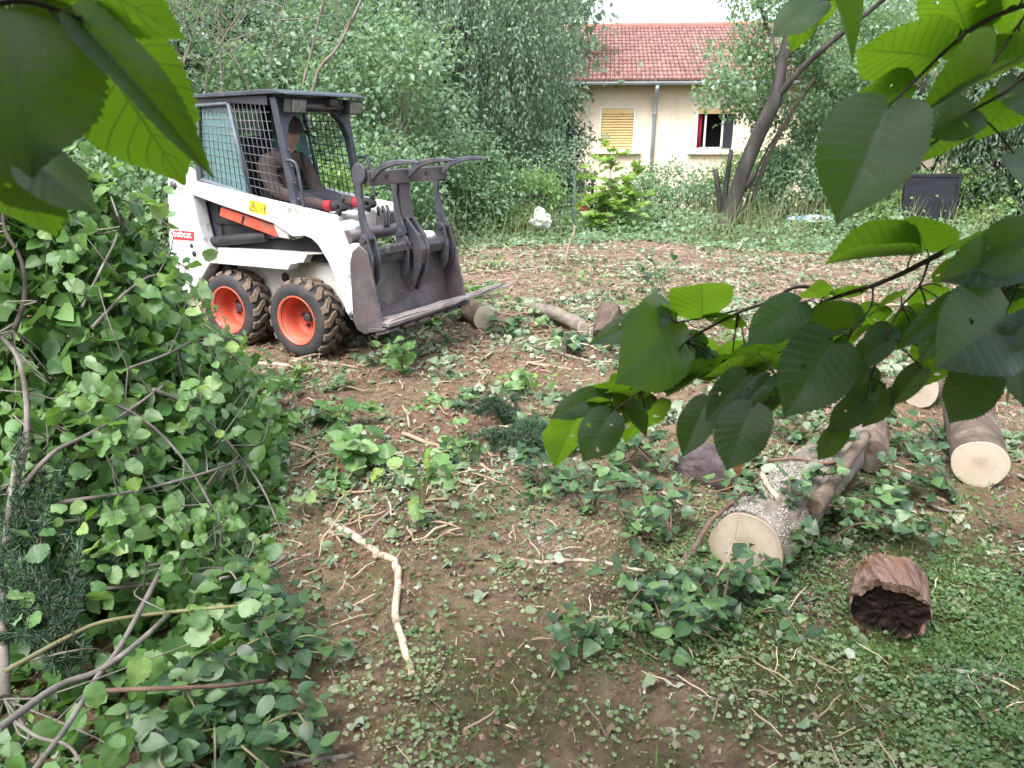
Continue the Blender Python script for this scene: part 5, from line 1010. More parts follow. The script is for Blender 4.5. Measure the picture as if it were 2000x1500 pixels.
# hollow rotten piece
def hollow():
    c0 = gp(1726, 1252, .118); e = empty('hollow_stump', c0); tag(e, 'squat rotten trunk piece with black decayed end lying on the grass', 'stump')
    A = unit(np.array([.40, .9, .10])); X = unit(np.cross(A, [0, 0, 1.])); Z = np.cross(X, A); nv, nu = 110, 12; r_ = np.random.default_rng(5); L_ = .17
    def R_(a, t, inner):
        lob = .07*math.sin(2*a+1)+.05*math.sin(3*a+2.2)+.04*math.sin(7*a); fib = .05*(float(fbm(np.array(a*4.5), np.array(t*1.2), 3, 3))-.5)*(1 if not inner else .6)
        return (.120*(1+.5*lob+1.6*fib)*(1-.05*t)) if not inner else (.111*(1+.55*lob+fib)+(.006*math.sin(a*4+.6)))*(1-.25*t)*(1-.22*max(0, math.sin(a))**2)
    def ring(t, inner, j): return [A*(L_*t+(.045*(float(fbm(np.array(a_*6.), np.array(j*1.), 8, 4))-.5) if t in (0, 1) else 0))+X*R_(a_, t, inner)*math.cos(a_)+Z*R_(a_, t, inner)*math.sin(a_) for a_ in np.linspace(0, 2*math.pi, nv, endpoint=False)]
    O_ = [ring(i/nu, False, 1) for i in range(nu+1)]; I_ = [ring(.10*i/nu, True, 1) for i in range(nu-1)]
    def strip(rows, flip=False): V = np.array(rows).reshape(-1, 3); return V, np.array([(i*nv+k, i*nv+(k+1) % nv, (i+1)*nv+(k+1) % nv, (i+1)*nv+k) for i in range(len(rows)-1) for k in range(nv)])
    M_ROT = surf('red brown rotten wood', [(.25, (.05, .028, .02)), (.45, (.13, .08, .06)), (.6, (.21, .145, .115)), (.78, (.34, .26, .22))], 22, 9, .95, .1, bump=1.0, bscale=45, stretch=(2.5, .25, 2.5), dirt=((.16, .075, .04), 6, .52, .70))
    M_BLK = surf('black rotten hollow', [(.3, (.008, .006, .005)), (.55, (.022, .015, .012)), (.75, (.05, .034, .026))], 22, 8, .95, .1, bump=1, bscale=30)
    V, Q = strip(O_); link('outer_wood', mesh_np('outer_wood', V, Q, M_ROT), e); V, Q = strip([O_[0], I_[0]]); link('rim', mesh_np('rim', V, Q, M_ROT), e)
    V, Q = strip([ring(0, True, 1)]+[[A*(.012+.03*(float(fbm(np.array(s_*math.cos(q_)*9+5), np.array(s_*math.sin(q_)*9+5), 8, 3))-.35))+X*R_(q_, 0, True)*s_*math.cos(q_)+Z*R_(q_, 0, True)*s_*math.sin(q_) for q_ in np.linspace(0, 2*math.pi, nv, endpoint=False)] for s_ in (.96, .85, .72, .58, .44, .3, .15, .01)]) if True else strip(I_+[[A*(L_*.10+.03*(float(fbm(np.array(q_*4), np.array(2.), 8, 3))-.5))+X*.05*math.cos(q_)+Z*.05*math.sin(q_) for q_ in np.linspace(0, 2*math.pi, nv, endpoint=False)], [A*L_*.13]*nv]); link('hollow', mesh_np('hollow', V, Q, M_BLK), e); V, Q = strip([O_[-1], [A*L_*1.0]*nv]); link('back_face', mesh_np('back_face', V, Q, M_ROT), e)
    sp = MB()
    for k in range(16):
        a_ = RNG.uniform(0, 2*math.pi); q = A*L_*.99+X*.111*math.cos(a_)+Z*.111*math.sin(a_); sp.tube([q-A*.03, q+A*RNG.uniform(.01, .04)+RNG.normal(size=3)*.006], [.008, .001], 5)
    s_ = sp.build('splinters', M_ROT, e); s_['kind'] = 'stuff'
hollow()
# ---- the heap: stems traced on the heap, each with its own leaves
ST_H = [('grey hazel trunk standing at the left edge of the heap', [(8, 1365), (5, 1150), (14, 1040), (24, 960), (30, 900)], 24, M_GREY), ('curved brown hazel branch rising up the left of the heap', [(20, 965), (48, 880), (52, 790), (35, 700), (-10, 645)], 15, M_GREY),
        ('forked grey hazel branch spreading from the heap trunk', [(22, 985), (60, 930), (110, 880), (170, 850), (240, 810), (330, 745)], 12, M_GREY), ('grey hazel branch running level across the heap', [(30, 995), (100, 985), (160, 975), (260, 960), (380, 930), (470, 900)], 11, M_GREY),
        ('slender hazel branch below the level one in the heap', [(40, 1000), (100, 1018), (170, 1014), (240, 996), (330, 990), (420, 985)], 9, M_GREY), ('hazel branch reaching from the heap towards the rear wheel', [(250, 720), (330, 690), (395, 655), (440, 632), (482, 612)], 6, M_GREY),
        ('dark hazel stem rising at the top of the heap', [(28, 645), (48, 580), (42, 510), (10, 450), (5, 400)], 11, MSTEM), ('thin hazel shoot topping the heap beside the loader tail', [(160, 600), (200, 520), (230, 450), (215, 380), (190, 320)], 6, M_GREY),
        ('smooth grey hazel branch low in the heap', [(10, 1172), (100, 1146), (200, 1126), (310, 1102), (420, 1080)], 12, M_GREY), ('leafy hazel branch hanging down the right flank of the heap', [(300, 760), (380, 800), (450, 870), (510, 950), (550, 1040)], 8, M_GREY),
        ('leafy hazel branch crossing the middle of the heap', [(90, 820), (180, 780), (280, 820), (360, 900), (420, 1000)], 9, M_GREY), ('leafy hazel branch on the far shoulder of the heap', [(180, 640), (260, 560), (330, 540), (390, 570), (420, 630)], 7, M_GREY),
        ('leafy hazel branch drooping at the near foot of the heap', [(200, 1150), (300, 1140), (400, 1110), (480, 1120), (530, 1150)], 8, M_GREY)]
HB = []
for lb, pts, wpx, mt in ST_H:
    P = []
    for i, (px, py) in enumerate(pts):
        q = hit(px, py, .0); dep = float((q-CE)@FWD); P.append(at_d(px, py, dep-.05))
    dep = float((P[0]-CE)@FWD); r = wpx/F_PX*dep*.5; P = smooth_path(P, 4); g0 = np.array([P[0][0], P[0][1], float(surfz(P[0][0], P[0][1]))-.1]); e = empty('hazel_branch', g0); tag(e, lb, 'branch', 'cut hazel branches in the heap')
    MB().tube(P-g0, list(np.linspace(r, r*.5, len(P))), 9).build('branch_wood', mt, e); HB.append((e, g0, P))
NT = 4300; X = RNG.uniform(-3.4, -.55, NT*3); Y = RNG.uniform(1.35, 4.9, NT*3); hh = heap(X, Y); keep = (hh > .07) & (X > -.80*Y-.45) & (RNG.random(NT*3) < np.where(Y < 2.15, .10, np.where(Y < 2.5, .45, 1.0))); X, Y = X[keep][:NT], Y[keep][:NT]; n = len(X); eps = .06
SN = unit(np.stack([-(surfz(X+eps, Y)-surfz(X-eps, Y))/(2*eps), -(surfz(X, Y+eps)-surfz(X, Y-eps))/(2*eps), np.ones(n)], -1))
Zs = surfz(X, Y); cl_ = sst(.36, .62, fbm(X*5.5, Y*5.5, 131, 3)); P = np.stack([X, Y, Zs], -1)+SN*(RNG.random(n)*.12-.16+.24*cl_)[:, None]
allp = [np.array(b[2]) for b in HB]; own = np.argmin(np.stack([np.linalg.norm(P[:, None, :2]-a_[None, ::3, :2], axis=2).min(1)+RNG.random(n)*.12 for a_ in allp]), axis=0)
tips = []; tw = [MB() for _ in HB]; cnt = [0]*len(HB)
for i in range(n):
    e, g0, bp2 = HB[own[i]]
    nr = unit(SN[i]*.8+np.array([.15, -.35, .45])+RNG.normal(size=3)*.5); ax = RNG.normal(size=3)*.9+np.array([.25, -.4, -.5]); s = .030+.048*RNG.random()**1.3
    if cnt[own[i]] < 290:
        place_leaf('leaf', LV_HZ[i % 7], P[i]-g0, ax, nr, s, e); cnt[own[i]] += 1
        if i % 6 == 0:
            q = bp2[np.argmin(np.linalg.norm(bp2-P[i], axis=1))]; m_ = (q+P[i])/2+RNG.normal(size=3)*.05-[0, 0, .04]
            if np.linalg.norm(q-P[i]) < .7: tw[own[i]].tube(smooth_path([q-g0, m_-g0, P[i]-g0], 3), [.003]*3+[.0022]*3+[.0015], 5, cap=False)
for (e, g0, _), t in zip(HB, tw):
    if t.v: o_ = t.build('twigs', M_GREY, e); o_['kind'] = 'stuff'
# the crushed leaves underneath, in three layers
n = 42000; X = RNG.uniform(-4.2, -.5, n); Y = RNG.uniform(1.25, 5.2, n); hh = heap(X, Y); keep = (hh > .05) & ((Y > 2.2) | (RNG.random(n) < .3)); X, Y, hh = X[keep], Y[keep], hh[keep]; n = len(X)
P = np.stack([X, Y, gz(X, Y)+np.maximum(.01, hh-.03-RNG.random(n)*.38)], -1)
tag(cloud('crushed_foliage', S_H8, P, RNG.normal(size=(n, 3))+[0, -.3, -.4], unit(np.array([0, -.4, .8])+RNG.normal(size=(n, 3))*.6), .045+.045*RNG.random(n), M_HZA, rnd=RNG.random(n)*.75), 'mass of crushed hazel leaves inside the branch heap', 'foliage', kind='stuff')
# bare sticks lying over the lower heap
for lb, pts, wpx, mt in [('long grey dead branch leaning over the front of the heap', [(332, 1080), (288, 1165), (232, 1268), (190, 1322), (130, 1420), (66, 1504)], 13, M_GREY), ('second dead branch crossing beneath the long grey one', [(-5, 1425), (110, 1342), (190, 1312), (262, 1262), (330, 1200)], 11, M_GREY),
                         ('thin olive stem lying across the lower heap', [(8, 1312), (130, 1246), (205, 1214), (330, 1196), (480, 1182)], 8, M_OLIVE), ('thin brown stick sticking out of the heap foot', [(560, 1085), (520, 1110), (430, 1130)], 7, M_GREY),
                         ('reddish stick low under the ivy at the heap foot', [(180, 1350), (300, 1345), (430, 1340), (520, 1330)], 8, M_BROWN), ('pale dead twig at the bottom of the heap', [(30, 1410), (75, 1440), (130, 1455), (160, 1490)], 7, M_GREY)]:
    P = []
    for (px, py) in pts:
        q = hit(px, py, .0); dep = float((q-CE)@FWD); P.append(at_d(px, py, dep-.15))
    r = wpx/F_PX*dep*.5; P = smooth_path(P, 4); g0 = P[0].copy(); tag(MB().tube(P-g0, list(np.linspace(r*1.1, r*.8, len(P))), 9).build('dead_branch', mt, loc=g0), lb, 'branch')
# ---- sprigs: stem with leaves
def sprig(label, base, tips_, leaves, size, mat, name='ivy_vine', n=12, cat='ivy', group=None, side=.5, up=.25):
    base = np.array(base, float); e = empty(name, base); tag(e, label, cat, group); st = MB()
    for tp_ in tips_:
        tp_ = np.array(tp_, float)-base; mid = tp_*.5+np.array([0, 0, .25*np.linalg.norm(tp_)*up*2])+RNG.normal(size=3)*.02; P = smooth_path([np.zeros(3), mid, tp_], 6); st.tube(P, list(np.linspace(.005, .002, len(P))), 5, cap=False)
        for k in range(n):
            t = (k+.7)/n; q = P[min(len(P)-1, int(t*(len(P)-1)))]; d = unit(tp_); sd = unit(np.cross(d, [0, 0, 1.]))*(1 if k % 2 else -1)
            ax = d*.5+sd*(.5+side)+RNG.normal(size=3)*.35+[0, 0, .1]; nr = unit(np.array([0, -.35, 1])+RNG.normal(size=3)*.42)
            place_leaf('leaf', leaves[k % len(leaves)], q+RNG.normal(size=3)*size*.25+[0, 0, .008], ax, nr, size*(.6+.6*RNG.random()), e)
    st.build('stem', mat, e); return e
def fan(px, py, n, L_, lift=.06, spread=math.pi, toward=None):
    b = gnd(px, py); out = []
    for k in range(n):
        a_ = (RNG.uniform(0, 2*math.pi) if toward is None else toward+RNG.normal()*spread); q = b+np.array([math.cos(a_), math.sin(a_), 0])*L_*RNG.uniform(.6, 1.1); q[2] = float(gz(q[0], q[1]))+lift*RNG.uniform(.3, 1.6); out.append(q)
    return b+[0, 0, .01], out
IV = [(1150, 1010), (1235, 1040), (1290, 930), (1200, 930), (1340, 1170), (1250, 1190), (1180, 1250), (1400, 1230), (1480, 1200), (1560, 870), (1620, 1010), (1690, 1040), (1745, 985), (1790, 900), (1840, 870), (1720, 900), (1640, 960), (1600, 1080), (1310, 1060), (1130, 880), (1080, 960), (1760, 1050), (1460, 860), (1860, 980), (1300, 1250), (1530, 1160)]
for i, (px, py) in enumerate(IV):
    b_, t_ = fan(px, py, 4, .26, .10); sprig(('torn ivy vine piled behind the big sawn log' if py < 920 else 'torn ivy vine heaped between the big log and the rotten piece' if px > 1500 else 'torn ivy vine trailing over clover in front of the big log' if py > 1150 else 'torn ivy vine heaped beside the cherry log piece'), b_, t_, (LV_IV+LV_OV if i % 2 else LV_OV+LV_IV[:2]), .056, M_BROWN, n=11, group='torn ivy vines among the logs', up=.45)
HS = [('small upright hazel sprig on the soil before the bucket', 790, 735, 4, .26, LV_HZ, .075, .22), ('flat wilted hazel sprig near the front wheel', 570, 760, 5, .22, LV_HZ, .075, .05), ('hazel sprig with pale leaves at the heap edge', 715, 905, 6, .24, LV_HZ, .085, .12), ('small fresh hazel seedling shoot beside the peeled branch', 822, 1030, 3, .16, LV_HZ, .075, .20),
      ('leafy hazel sprig under the bucket lip', 850, 640, 6, .30, LV_HZ, .075, .10), ('drooping ivy shoot standing on the far soil', 1285, 600, 4, .28, LV_IV, .085, .40), ('ivy tuft beside the dark bark block', 1120, 690, 5, .25, LV_IV, .075, .08), ('leafy sprig at the root of the bucket far side', 935, 590, 5, .25, LV_HZ, .07, .10),
      ('ivy tuft on soil left of the spruce spray', 900, 800, 4, .15, LV_IV, .055, .04), ('ivy leaves trodden flat beside the mossy corner', 1290, 1240, 5, .2, LV_IV, .05, .05), ('low hazel sprig behind the spruce spray', 1010, 760, 5, .22, LV_HZ, .06, .06), ('hazel sprig trodden into soil by the loader track', 660, 830, 5, .22, LV_HZ, .07, .05), ('torn ivy strand on the litter before the mossy log', 1000, 660, 5, .25, LV_IV, .07, .06)]
for lb, px, py, n, L_, lv, sz, lift in HS:
    b_, t_ = fan(px, py, n, L_, lift); sprig(lb, b_, t_, lv, sz, M_OLIVE, name='ivy_shoot' if lv is LV_IV else 'hazel_sprig', n=8, cat='sprig', up=.6)
for i, (px, py) in enumerate([(1545, 985), (1580, 930), (1480, 960), (1560, 1060), (1630, 880), (1420, 1130)]):
    b_ = on_log(px, py, .01) if i < 5 else gnd(px, py); sprig('ivy strand draped over the bark of the big log', b_, [b_+np.array([RNG.normal()*.10, RNG.normal()*.06-.03, .05]) for _ in range(3)], LV_IV, .05, M_BROWN, n=7, group='ivy strands on the big log', up=.3)
for i in range(34):
    px, py = RNG.uniform(460, 1500), RNG.uniform(515, 980)
    if (px > 1100 and py > 760) or (px < 640 and py > 820) or (340 < px < 900 and py < 690): continue
    b_, t_ = fan(px, py, 4, .14+.10*RNG.random()+(.12 if py < 640 else 0), .05); sprig('small trodden leafy sprig lying on the churned soil', b_, t_, LV_HZ if i % 2 else LV_IV, .055, M_OLIVE, name='trodden_sprig', n=6, cat='sprig', group='trodden sprigs on the soil', up=.4)
LP = [(420, 1150), (480, 1230), (540, 1290), (440, 1300), (340, 1330), (250, 1400), (420, 1400), (330, 1460), (520, 1380), (460, 1460), (500, 1180)]
for i, (px, py) in enumerate(LP):
    b_ = hit(px, py)+[0, 0, .02]; tt = []
    for k in range(4): a_ = RNG.uniform(-1.6, .8); q = b_+np.array([math.cos(a_), math.sin(a_), 0])*RNG.uniform(.14, .28); q[2] = float(surfz(q[0], q[1]))+.05*RNG.random()+.02; tt.append(q)
    sprig('cut shoot with smooth oval leaves at the near foot of the heap', b_, tt, LV_OV, .062, M_OLIVE, name='cut_shoot', n=9, cat='shoot', group='oval leaved shoots at the heap foot', up=.35)
# sprigs that break the outline of the heap against the loader
for i, (px, py, lb) in enumerate([(150, 330, 'pale hazel shoot at the very top of the heap'), (215, 350, 'hazel shoot on top of the heap nearest the loader tail'), (330, 470, 'hazel shoot overlapping the rear tower of the loader'), (375, 640, 'hazel shoot overlapping the rear wheel'), (440, 700, 'low hazel shoot below the rear wheel'), (90, 330, 'hazel shoot at the top left of the heap')]):
    q = on_y(px, py, 3.5 if px < 300 else 3.7); b_ = np.array([q[0]-.12, q[1], max(float(surfz(q[0]-.12, q[1]))-.05, q[2]-.35)])
    sprig(lb, b_, [q+RNG.normal(size=3)*.04, q+np.array([-.12, .05, -.08])+RNG.normal(size=3)*.05, q+np.array([.08, 0, -.14])], LV_HZ, .085, M_GREY, name='hazel_shoot', n=9, cat='shoot', up=.15)
# ---- spruce sprays
M_NDL = leafmat('spruce needle', [(0, (.018, .045, .020)), (.5, (.03, .07, .032)), (1, (.055, .105, .048))], (.03, .06, .035), (.03, .07, .02), .1, .5, .4)
S_ND = (np.array([(-.06, 0, 0), (.06, 0, 0), (.03, 1, .0), (-.03, 1, .0)]), np.array([(0, 1, 2, 3)]), np.array([(0, 0), (0, 1), (1, 1), (1, 0)]))
def spruce(label, b_, fr, n_b, L_):
    b_ = np.array(b_, float); e = empty('spruce_spray', b_); tag(e, label, 'spruce'); st = MB(); P_ = []; A_ = []
    for k in range(n_b):
        a_ = fr+RNG.normal()*.5; tp_ = np.array([math.cos(a_), math.sin(a_), 0])*L_*RNG.uniform(.5, 1); q0 = b_[:2]+tp_[:2]; tp_[2] = float(surfz(q0[0], q0[1]))-b_[2]+.03+.06*RNG.random()
        P = smooth_path([RNG.normal(size=3)*.03, tp_*.5+[0, 0, .07], tp_], 8); st.tube(P, .0018, 5, cap=False); d = unit(tp_)
        for j in range(520): t = RNG.random(); q = P[int(t*(len(P)-1))]+RNG.normal(size=3)*.003; P_.append(q); A_.append(d*.6+RNG.normal(size=3)*.8)
    st.build('stem', M_BROWN, e); n = len(P_); cloud('needles', S_ND, np.array(P_), np.array(A_), RNG.normal(size=(n, 3)), .020+.014*RNG.random(n), M_NDL, e)['kind'] = 'stuff'
spruce('dark green spruce spray lying flat in the middle of the soil', gnd(1060, 900)+[0, 0, .03], 2.2, 16, .42)
spruce('second spruce spray beside the red earth mound', gnd(1000, 830)+[0, 0, .02], 2.6, 10, .28)
spruce('dark spruce branch buried in the near side of the heap', hit(140, 1300)+[0, 0, .03], 2.6, 16, .5); spruce('dark spruce twigs at the bottom of the heap', hit(60, 1220)+[0, 0, .03], 1.9, 12, .4)
# ================================================================== GROUND COVER
def scatter(n, x0, x1, y0, y1, dens):
    X = RNG.uniform(x0, x1, n); Y = RNG.uniform(y0, y1, n); k = RNG.random(n) < np.clip(dens(X, Y), 0, 1); return X[k], Y[k]
def inview(X, Y, m=.25): return (np.abs(X) < .70*Y+m)
S_CL = S_HEX
X, Y = scatter(230000, -1.6, 3.4, 1.35, 4.2, lambda x, y: (zones(x, y)[0]*.95*sst(.36, .68, fbm(x*3.2, y*3.2, 61, 5)+.04*sst(.3, 1.2, x))+.06)*inview(x, y)); n = len(X)
tag(cloud('clover', S_CL, np.stack([X, Y, gz(X, Y)+.004+.035*RNG.random(n)**1.5*(.3+fbm(X*2, Y*2, 5))], -1), RNG.normal(size=(n, 3))*[1, 1, .3], unit(np.array([0, -.2, 1])+RNG.normal(size=(n, 3))*.35), .006+.016*RNG.random(n)**2.0, M_CLV, rnd=np.clip(1.9*fbm(X*2.5, Y*2.5, 3)-.45+RNG.normal(size=n)*.2, 0, 1)), 'low clover and ground ivy carpeting the near right soil', 'ground cover', kind='stuff')
X, Y = scatter(90000, -3.2, 5.5, 1.4, 8.5, lambda x, y: (.10+.85*sst(.36, .68, fbm(x*2.1, y*2.1, 52, 4)))*(.16+.6*sst(2.2, 3.4, y))*inview(x, y)*np.where(y > 4.6, .45, .8)*(1-.75*np.exp(-((x+.4)/.3)**2-((y-4.05)/.2)**2))); n = len(X)
tag(cloud('leaf_litter', leaf_shape(4, 2, 'ivy', .10, .35, 1.1, 0, 2, .6), np.stack([X, Y, gz(X, Y)+.008+.018*RNG.random(n)], -1), RNG.normal(size=(n, 3))*[1, 1, .2], unit(np.array([0, -.1, 1])+RNG.normal(size=(n, 3))*.42), .018+.052*RNG.random(n)**2.2*np.where(Y < 2.8, .6, 1), M_LIT, rnd=RNG.random(n), width=.35+.75*RNG.random(n)), 'trodden green and grey leaf litter over the churned soil', 'leaf litter', kind='stuff')
X, Y = scatter(30000, -3.0, 4.5, 1.5, 8.0, lambda x, y: .8*sst(.45, .7, fbm(x*2.4+7, y*2.4, 57, 4))*inview(x, y)*np.where(y < 2.8, .15, .75)); n = len(X)
tag(cloud('wilted_leaves', leaf_shape(6, 2, 'hazel', .07, .5, 1.3, .03, 12, .7), np.stack([X, Y, gz(X, Y)+.012+.03*RNG.random(n)], -1), RNG.normal(size=(n, 3))*[1, 1, .35], unit(np.array([0, -.15, 1])+RNG.normal(size=(n, 3))*.55), .03+.05*RNG.random(n)**1.5*np.where(Y < 3.2, .35, 1), M_LIT, rnd=RNG.random(n)*.72), 'curled wilted hazel leaves lying over the soil', 'leaf litter', kind='stuff')
X, Y = scatter(70000, -6, 7.5, 6.5, 12.2, lambda x, y: (.06+.6*sst(.42, .68, fbm(x*1.4, y*1.4, 59, 4)))*inview(x, y, .5)); n = len(X)
tag(cloud('chopped_leaves', kite(.36), np.stack([X, Y, gz(X, Y)+.006+.03*RNG.random(n)], -1), RNG.normal(size=(n, 3))*[1, 1, .3], unit(np.array([0, -.3, 1])+RNG.normal(size=(n, 3))*.4), .03+.05*RNG.random(n), M_LIT, rnd=RNG.random(n)), 'chopped leaves over the far half of the clearing', 'leaf litter', kind='stuff')
S_CH = (np.array([(-.09, 0, 0), (.09, 0, 0), (.06, 1, .04), (-.06, 1, .04)]), np.array([(0, 1, 2, 3)]), np.array([(0, 0), (0, 1), (1, 1), (1, 0)]))
X, Y = scatter(120000, -6, 7, 1.4, 12.2, lambda x, y: (.10+.5*zones(x, y)[1]+.25*sst(.4, .6, fbm(x*3, y*3, 71)))*inview(x, y, .3)); n = len(X)
tag(cloud('straw_and_chips', S_CH, np.stack([X, Y, gz(X, Y)+.004+.02*RNG.random(n)], -1), RNG.normal(size=(n, 3))*[1, 1, .15], unit(np.array([0, 0, 1])+RNG.normal(size=(n, 3))*.3), (.010+.035*RNG.random(n)**2.5)*np.where(Y > 5, 2.3, 1), M_CHIP, rnd=RNG.random(n)**1.5, width=.35+.6*RNG.random(n)), 'dry straw, bark crumbs and wood chips on the soil', 'chips', kind='stuff')
dust = lambda x, y: .9*np.exp(-((x-1.12)/.25)**2-((y-2.62)/.10)**2)+.6*np.exp(-((x-.95)/.25)**2-((y-2.40)/.10)**2)+.7*np.exp(-((x-1.5)/.20)**2-((y-2.05)/.08)**2)+.8*np.exp(-((x-2.75)/.35)**2-((y-4.2)/.3)**2)+.25*np.exp(-((x-.15)/.4)**2-((y-2.9)/.5)**2)
X, Y = scatter(60000, 0, 3.4, 1.7, 4.8, dust); n = len(X)
M_DUST = leafmat('pale sawdust', [(0, (.26, .235, .20)), (1, (.46, .43, .38))], (.5, .46, .4), (.4, .36, .3), .05, .9, .1)
tag(cloud('sawdust', S_CH, np.stack([X, Y, gz(X, Y)+.006+.012*RNG.random(n)], -1), RNG.normal(size=(n, 3))*[1, 1, .2], unit(np.array([0, 0, 1])+RNG.normal(size=(n, 3))*.5), .003+.005*RNG.random(n), M_DUST, rnd=RNG.random(n), width=np.full(n, 3.)), 'pale sawdust spilt beside the sawn logs', 'sawdust', kind='stuff')
gr = lambda x, y: (.9*np.exp(-((x-1.25)/.30)**2-((y-2.15)/.13)**2)+.5*np.exp(-((x-1.75)/.3)**2-((y-2.45)/.4)**2)+.35*np.exp(-((x-1.3)/.5)**2-((y-1.8)/.2)**2)+.30*zones(x, y)[0]+.25*np.exp(-((x-1.6)/.8)**2-((y-3.4)/.4)**2))*sst(.3, .5, fbm(x*5, y*5, 91))
X, Y = scatter(170000, -.6, 3.2, 1.4, 4.2, lambda x, y: gr(x, y)*inview(x, y)); n = len(X)
tag(cloud('short_grass', S_BL, np.stack([X, Y, gz(X, Y)], -1), RNG.normal(size=(n, 3))*[.55, .55, .1]+[0, 0, .7], RNG.normal(size=(n, 3))*[1, 1, .1], .02+.05*RNG.random(n)**1.5, M_GRS, width=np.full(n, 1.5)), 'short bright grass round the hollow stump piece', 'grass', kind='stuff')
X, Y = scatter(90000, -2.5, 2.5, 1.4, 5.5, lambda x, y: (.5*sst(.52, .68, fbm(x*1.9, y*1.9, 101, 4))+.75*np.exp(-((x+.52)/.22)**2-((y-2.1)/.45)**2)*sst(.35, .55, fbm(x*4, y*4, 103, 3)))*inview(x, y)); n = len(X)
M_MOSS = leafmat('moss and dead grass', [(0, (.09, .07, .03)), (.5, (.18, .15, .06)), (1, (.28, .25, .11))], (.14, .13, .05), (.15, .15, .04), .15, .9, .1)
tag(cloud('moss', S_BL, np.stack([X, Y, gz(X, Y)], -1), RNG.normal(size=(n, 3))*[.8, .8, .1]+[0, 0, .5], RNG.normal(size=(n, 3))*[1, 1, .2], .010+.018*RNG.random(n), M_MOSS, width=np.full(n, 6.)), 'ochre moss and dead grass on the trampled strip', 'moss', kind='stuff')
S_CLOD = (np.array([(0, 0, .6), (.5, 0, 0), (0, .5, 0), (-.5, 0, 0), (0, -.5, 0), (0, 0, -.3)]), np.array([(0, 1, 2, 2), (0, 2, 3, 3), (0, 3, 4, 4), (0, 4, 1, 1)]), np.zeros((6, 2)))
S_CLOD = (np.array([(.5, -.4, 0), (.45, .5, 0), (-.5, .45, 0), (-.42, -.5, 0), (.2, -.2, .42), (.22, .2, .5), (-.2, .25, .4), (-.2, -.2, .48)]), np.array([(0, 1, 5, 4), (1, 2, 6, 5), (2, 3, 7, 6), (3, 0, 4, 7), (4, 5, 6, 7)]), np.zeros((8, 2)))
S_CLOD = (np.array([(.5, -.3, 0), (.1, .5, 0), (-.5, .1, 0), (-.2, -.5, 0), (.05, 0, .5)]), np.array([(0, 1, 4), (1, 2, 4), (2, 3, 4), (3, 0, 4)]), np.zeros((5, 2)))
X, Y = scatter(130000, -3, 4.5, 1.35, 8, lambda x, y: (.5+.5*zones(x, y)[2]+.9*np.exp(-((x+.4)/.28)**2-((y-4.05)/.18)**2))*inview(x, y)*sst(.2, .5, fbm(x*6, y*6, 141, 3))*np.where(y < 4.5, 1, .4)); n = len(X)
M_CLOD = leafmat('crumbled soil', [(0, (.085, .052, .038)), (.5, (.15, .095, .068)), (.9, (.21, .14, .10)), (1, (.28, .25, .22))], (.1, .07, .05), (.1, .07, .05), .0, .95, .1)
tag(cloud('soil_crumbs', S_CLOD, np.stack([X, Y, gz(X, Y)-.001], -1), RNG.normal(size=(n, 3))*[1, 1, .3], unit(np.array([0, 0, 1])+RNG.normal(size=(n, 3))*.3), .005+.026*RNG.random(n)**3.5*np.where(Y > 4, 1.5, 1), M_CLOD, rnd=RNG.random(n), smooth=False), 'crumbs and clods of red brown soil over the clearing', 'soil', kind='stuff')
S_FI = (np.array([(-.02, 0, 0), (.02, 0, 0), (.07, .35, .05), (.03, .35, .05), (.02, .7, .03), (-.02, .7, .03), (-.06, 1, 0), (-.08, 1, 0)]), np.array([(0, 1, 2, 3), (3, 2, 5, 4), (4, 5, 7, 6)]), np.zeros((8, 2)))
S_FI = (np.array([(-.018, 0, 0), (.018, 0, 0), (.02, .35, .06), (.056, .35, .06), (-.02, .7, .04), (.016, .7, .04), (.02, 1, 0), (.04, 1, 0)]), np.array([(0, 1, 3, 2), (2, 3, 5, 4), (4, 5, 7, 6)]), np.zeros((8, 2)))
X, Y = scatter(60000, -3, 6.5, 1.4, 12, lambda x, y: (.06+.5*sst(.45, .7, fbm(x*2.5, y*2.5, 151, 3))+.25*zones(x, y)[1])*inview(x, y)*np.where(y < 5, .55, 1)); n = len(X)
tag(cloud('dry_fibres', S_FI, np.stack([X, Y, gz(X, Y)+.006+.02*RNG.random(n)], -1), RNG.normal(size=(n, 3))*[1, 1, .15], unit(np.array([0, 0, 1])+RNG.normal(size=(n, 3))*.5), (.04+.10*RNG.random(n)**1.5)*np.where(Y > 5, 1.7, 1), M_CHIP, rnd=RNG.random(n)), 'fine dry root fibres and straw strewn over the soil', 'straw', kind='stuff')
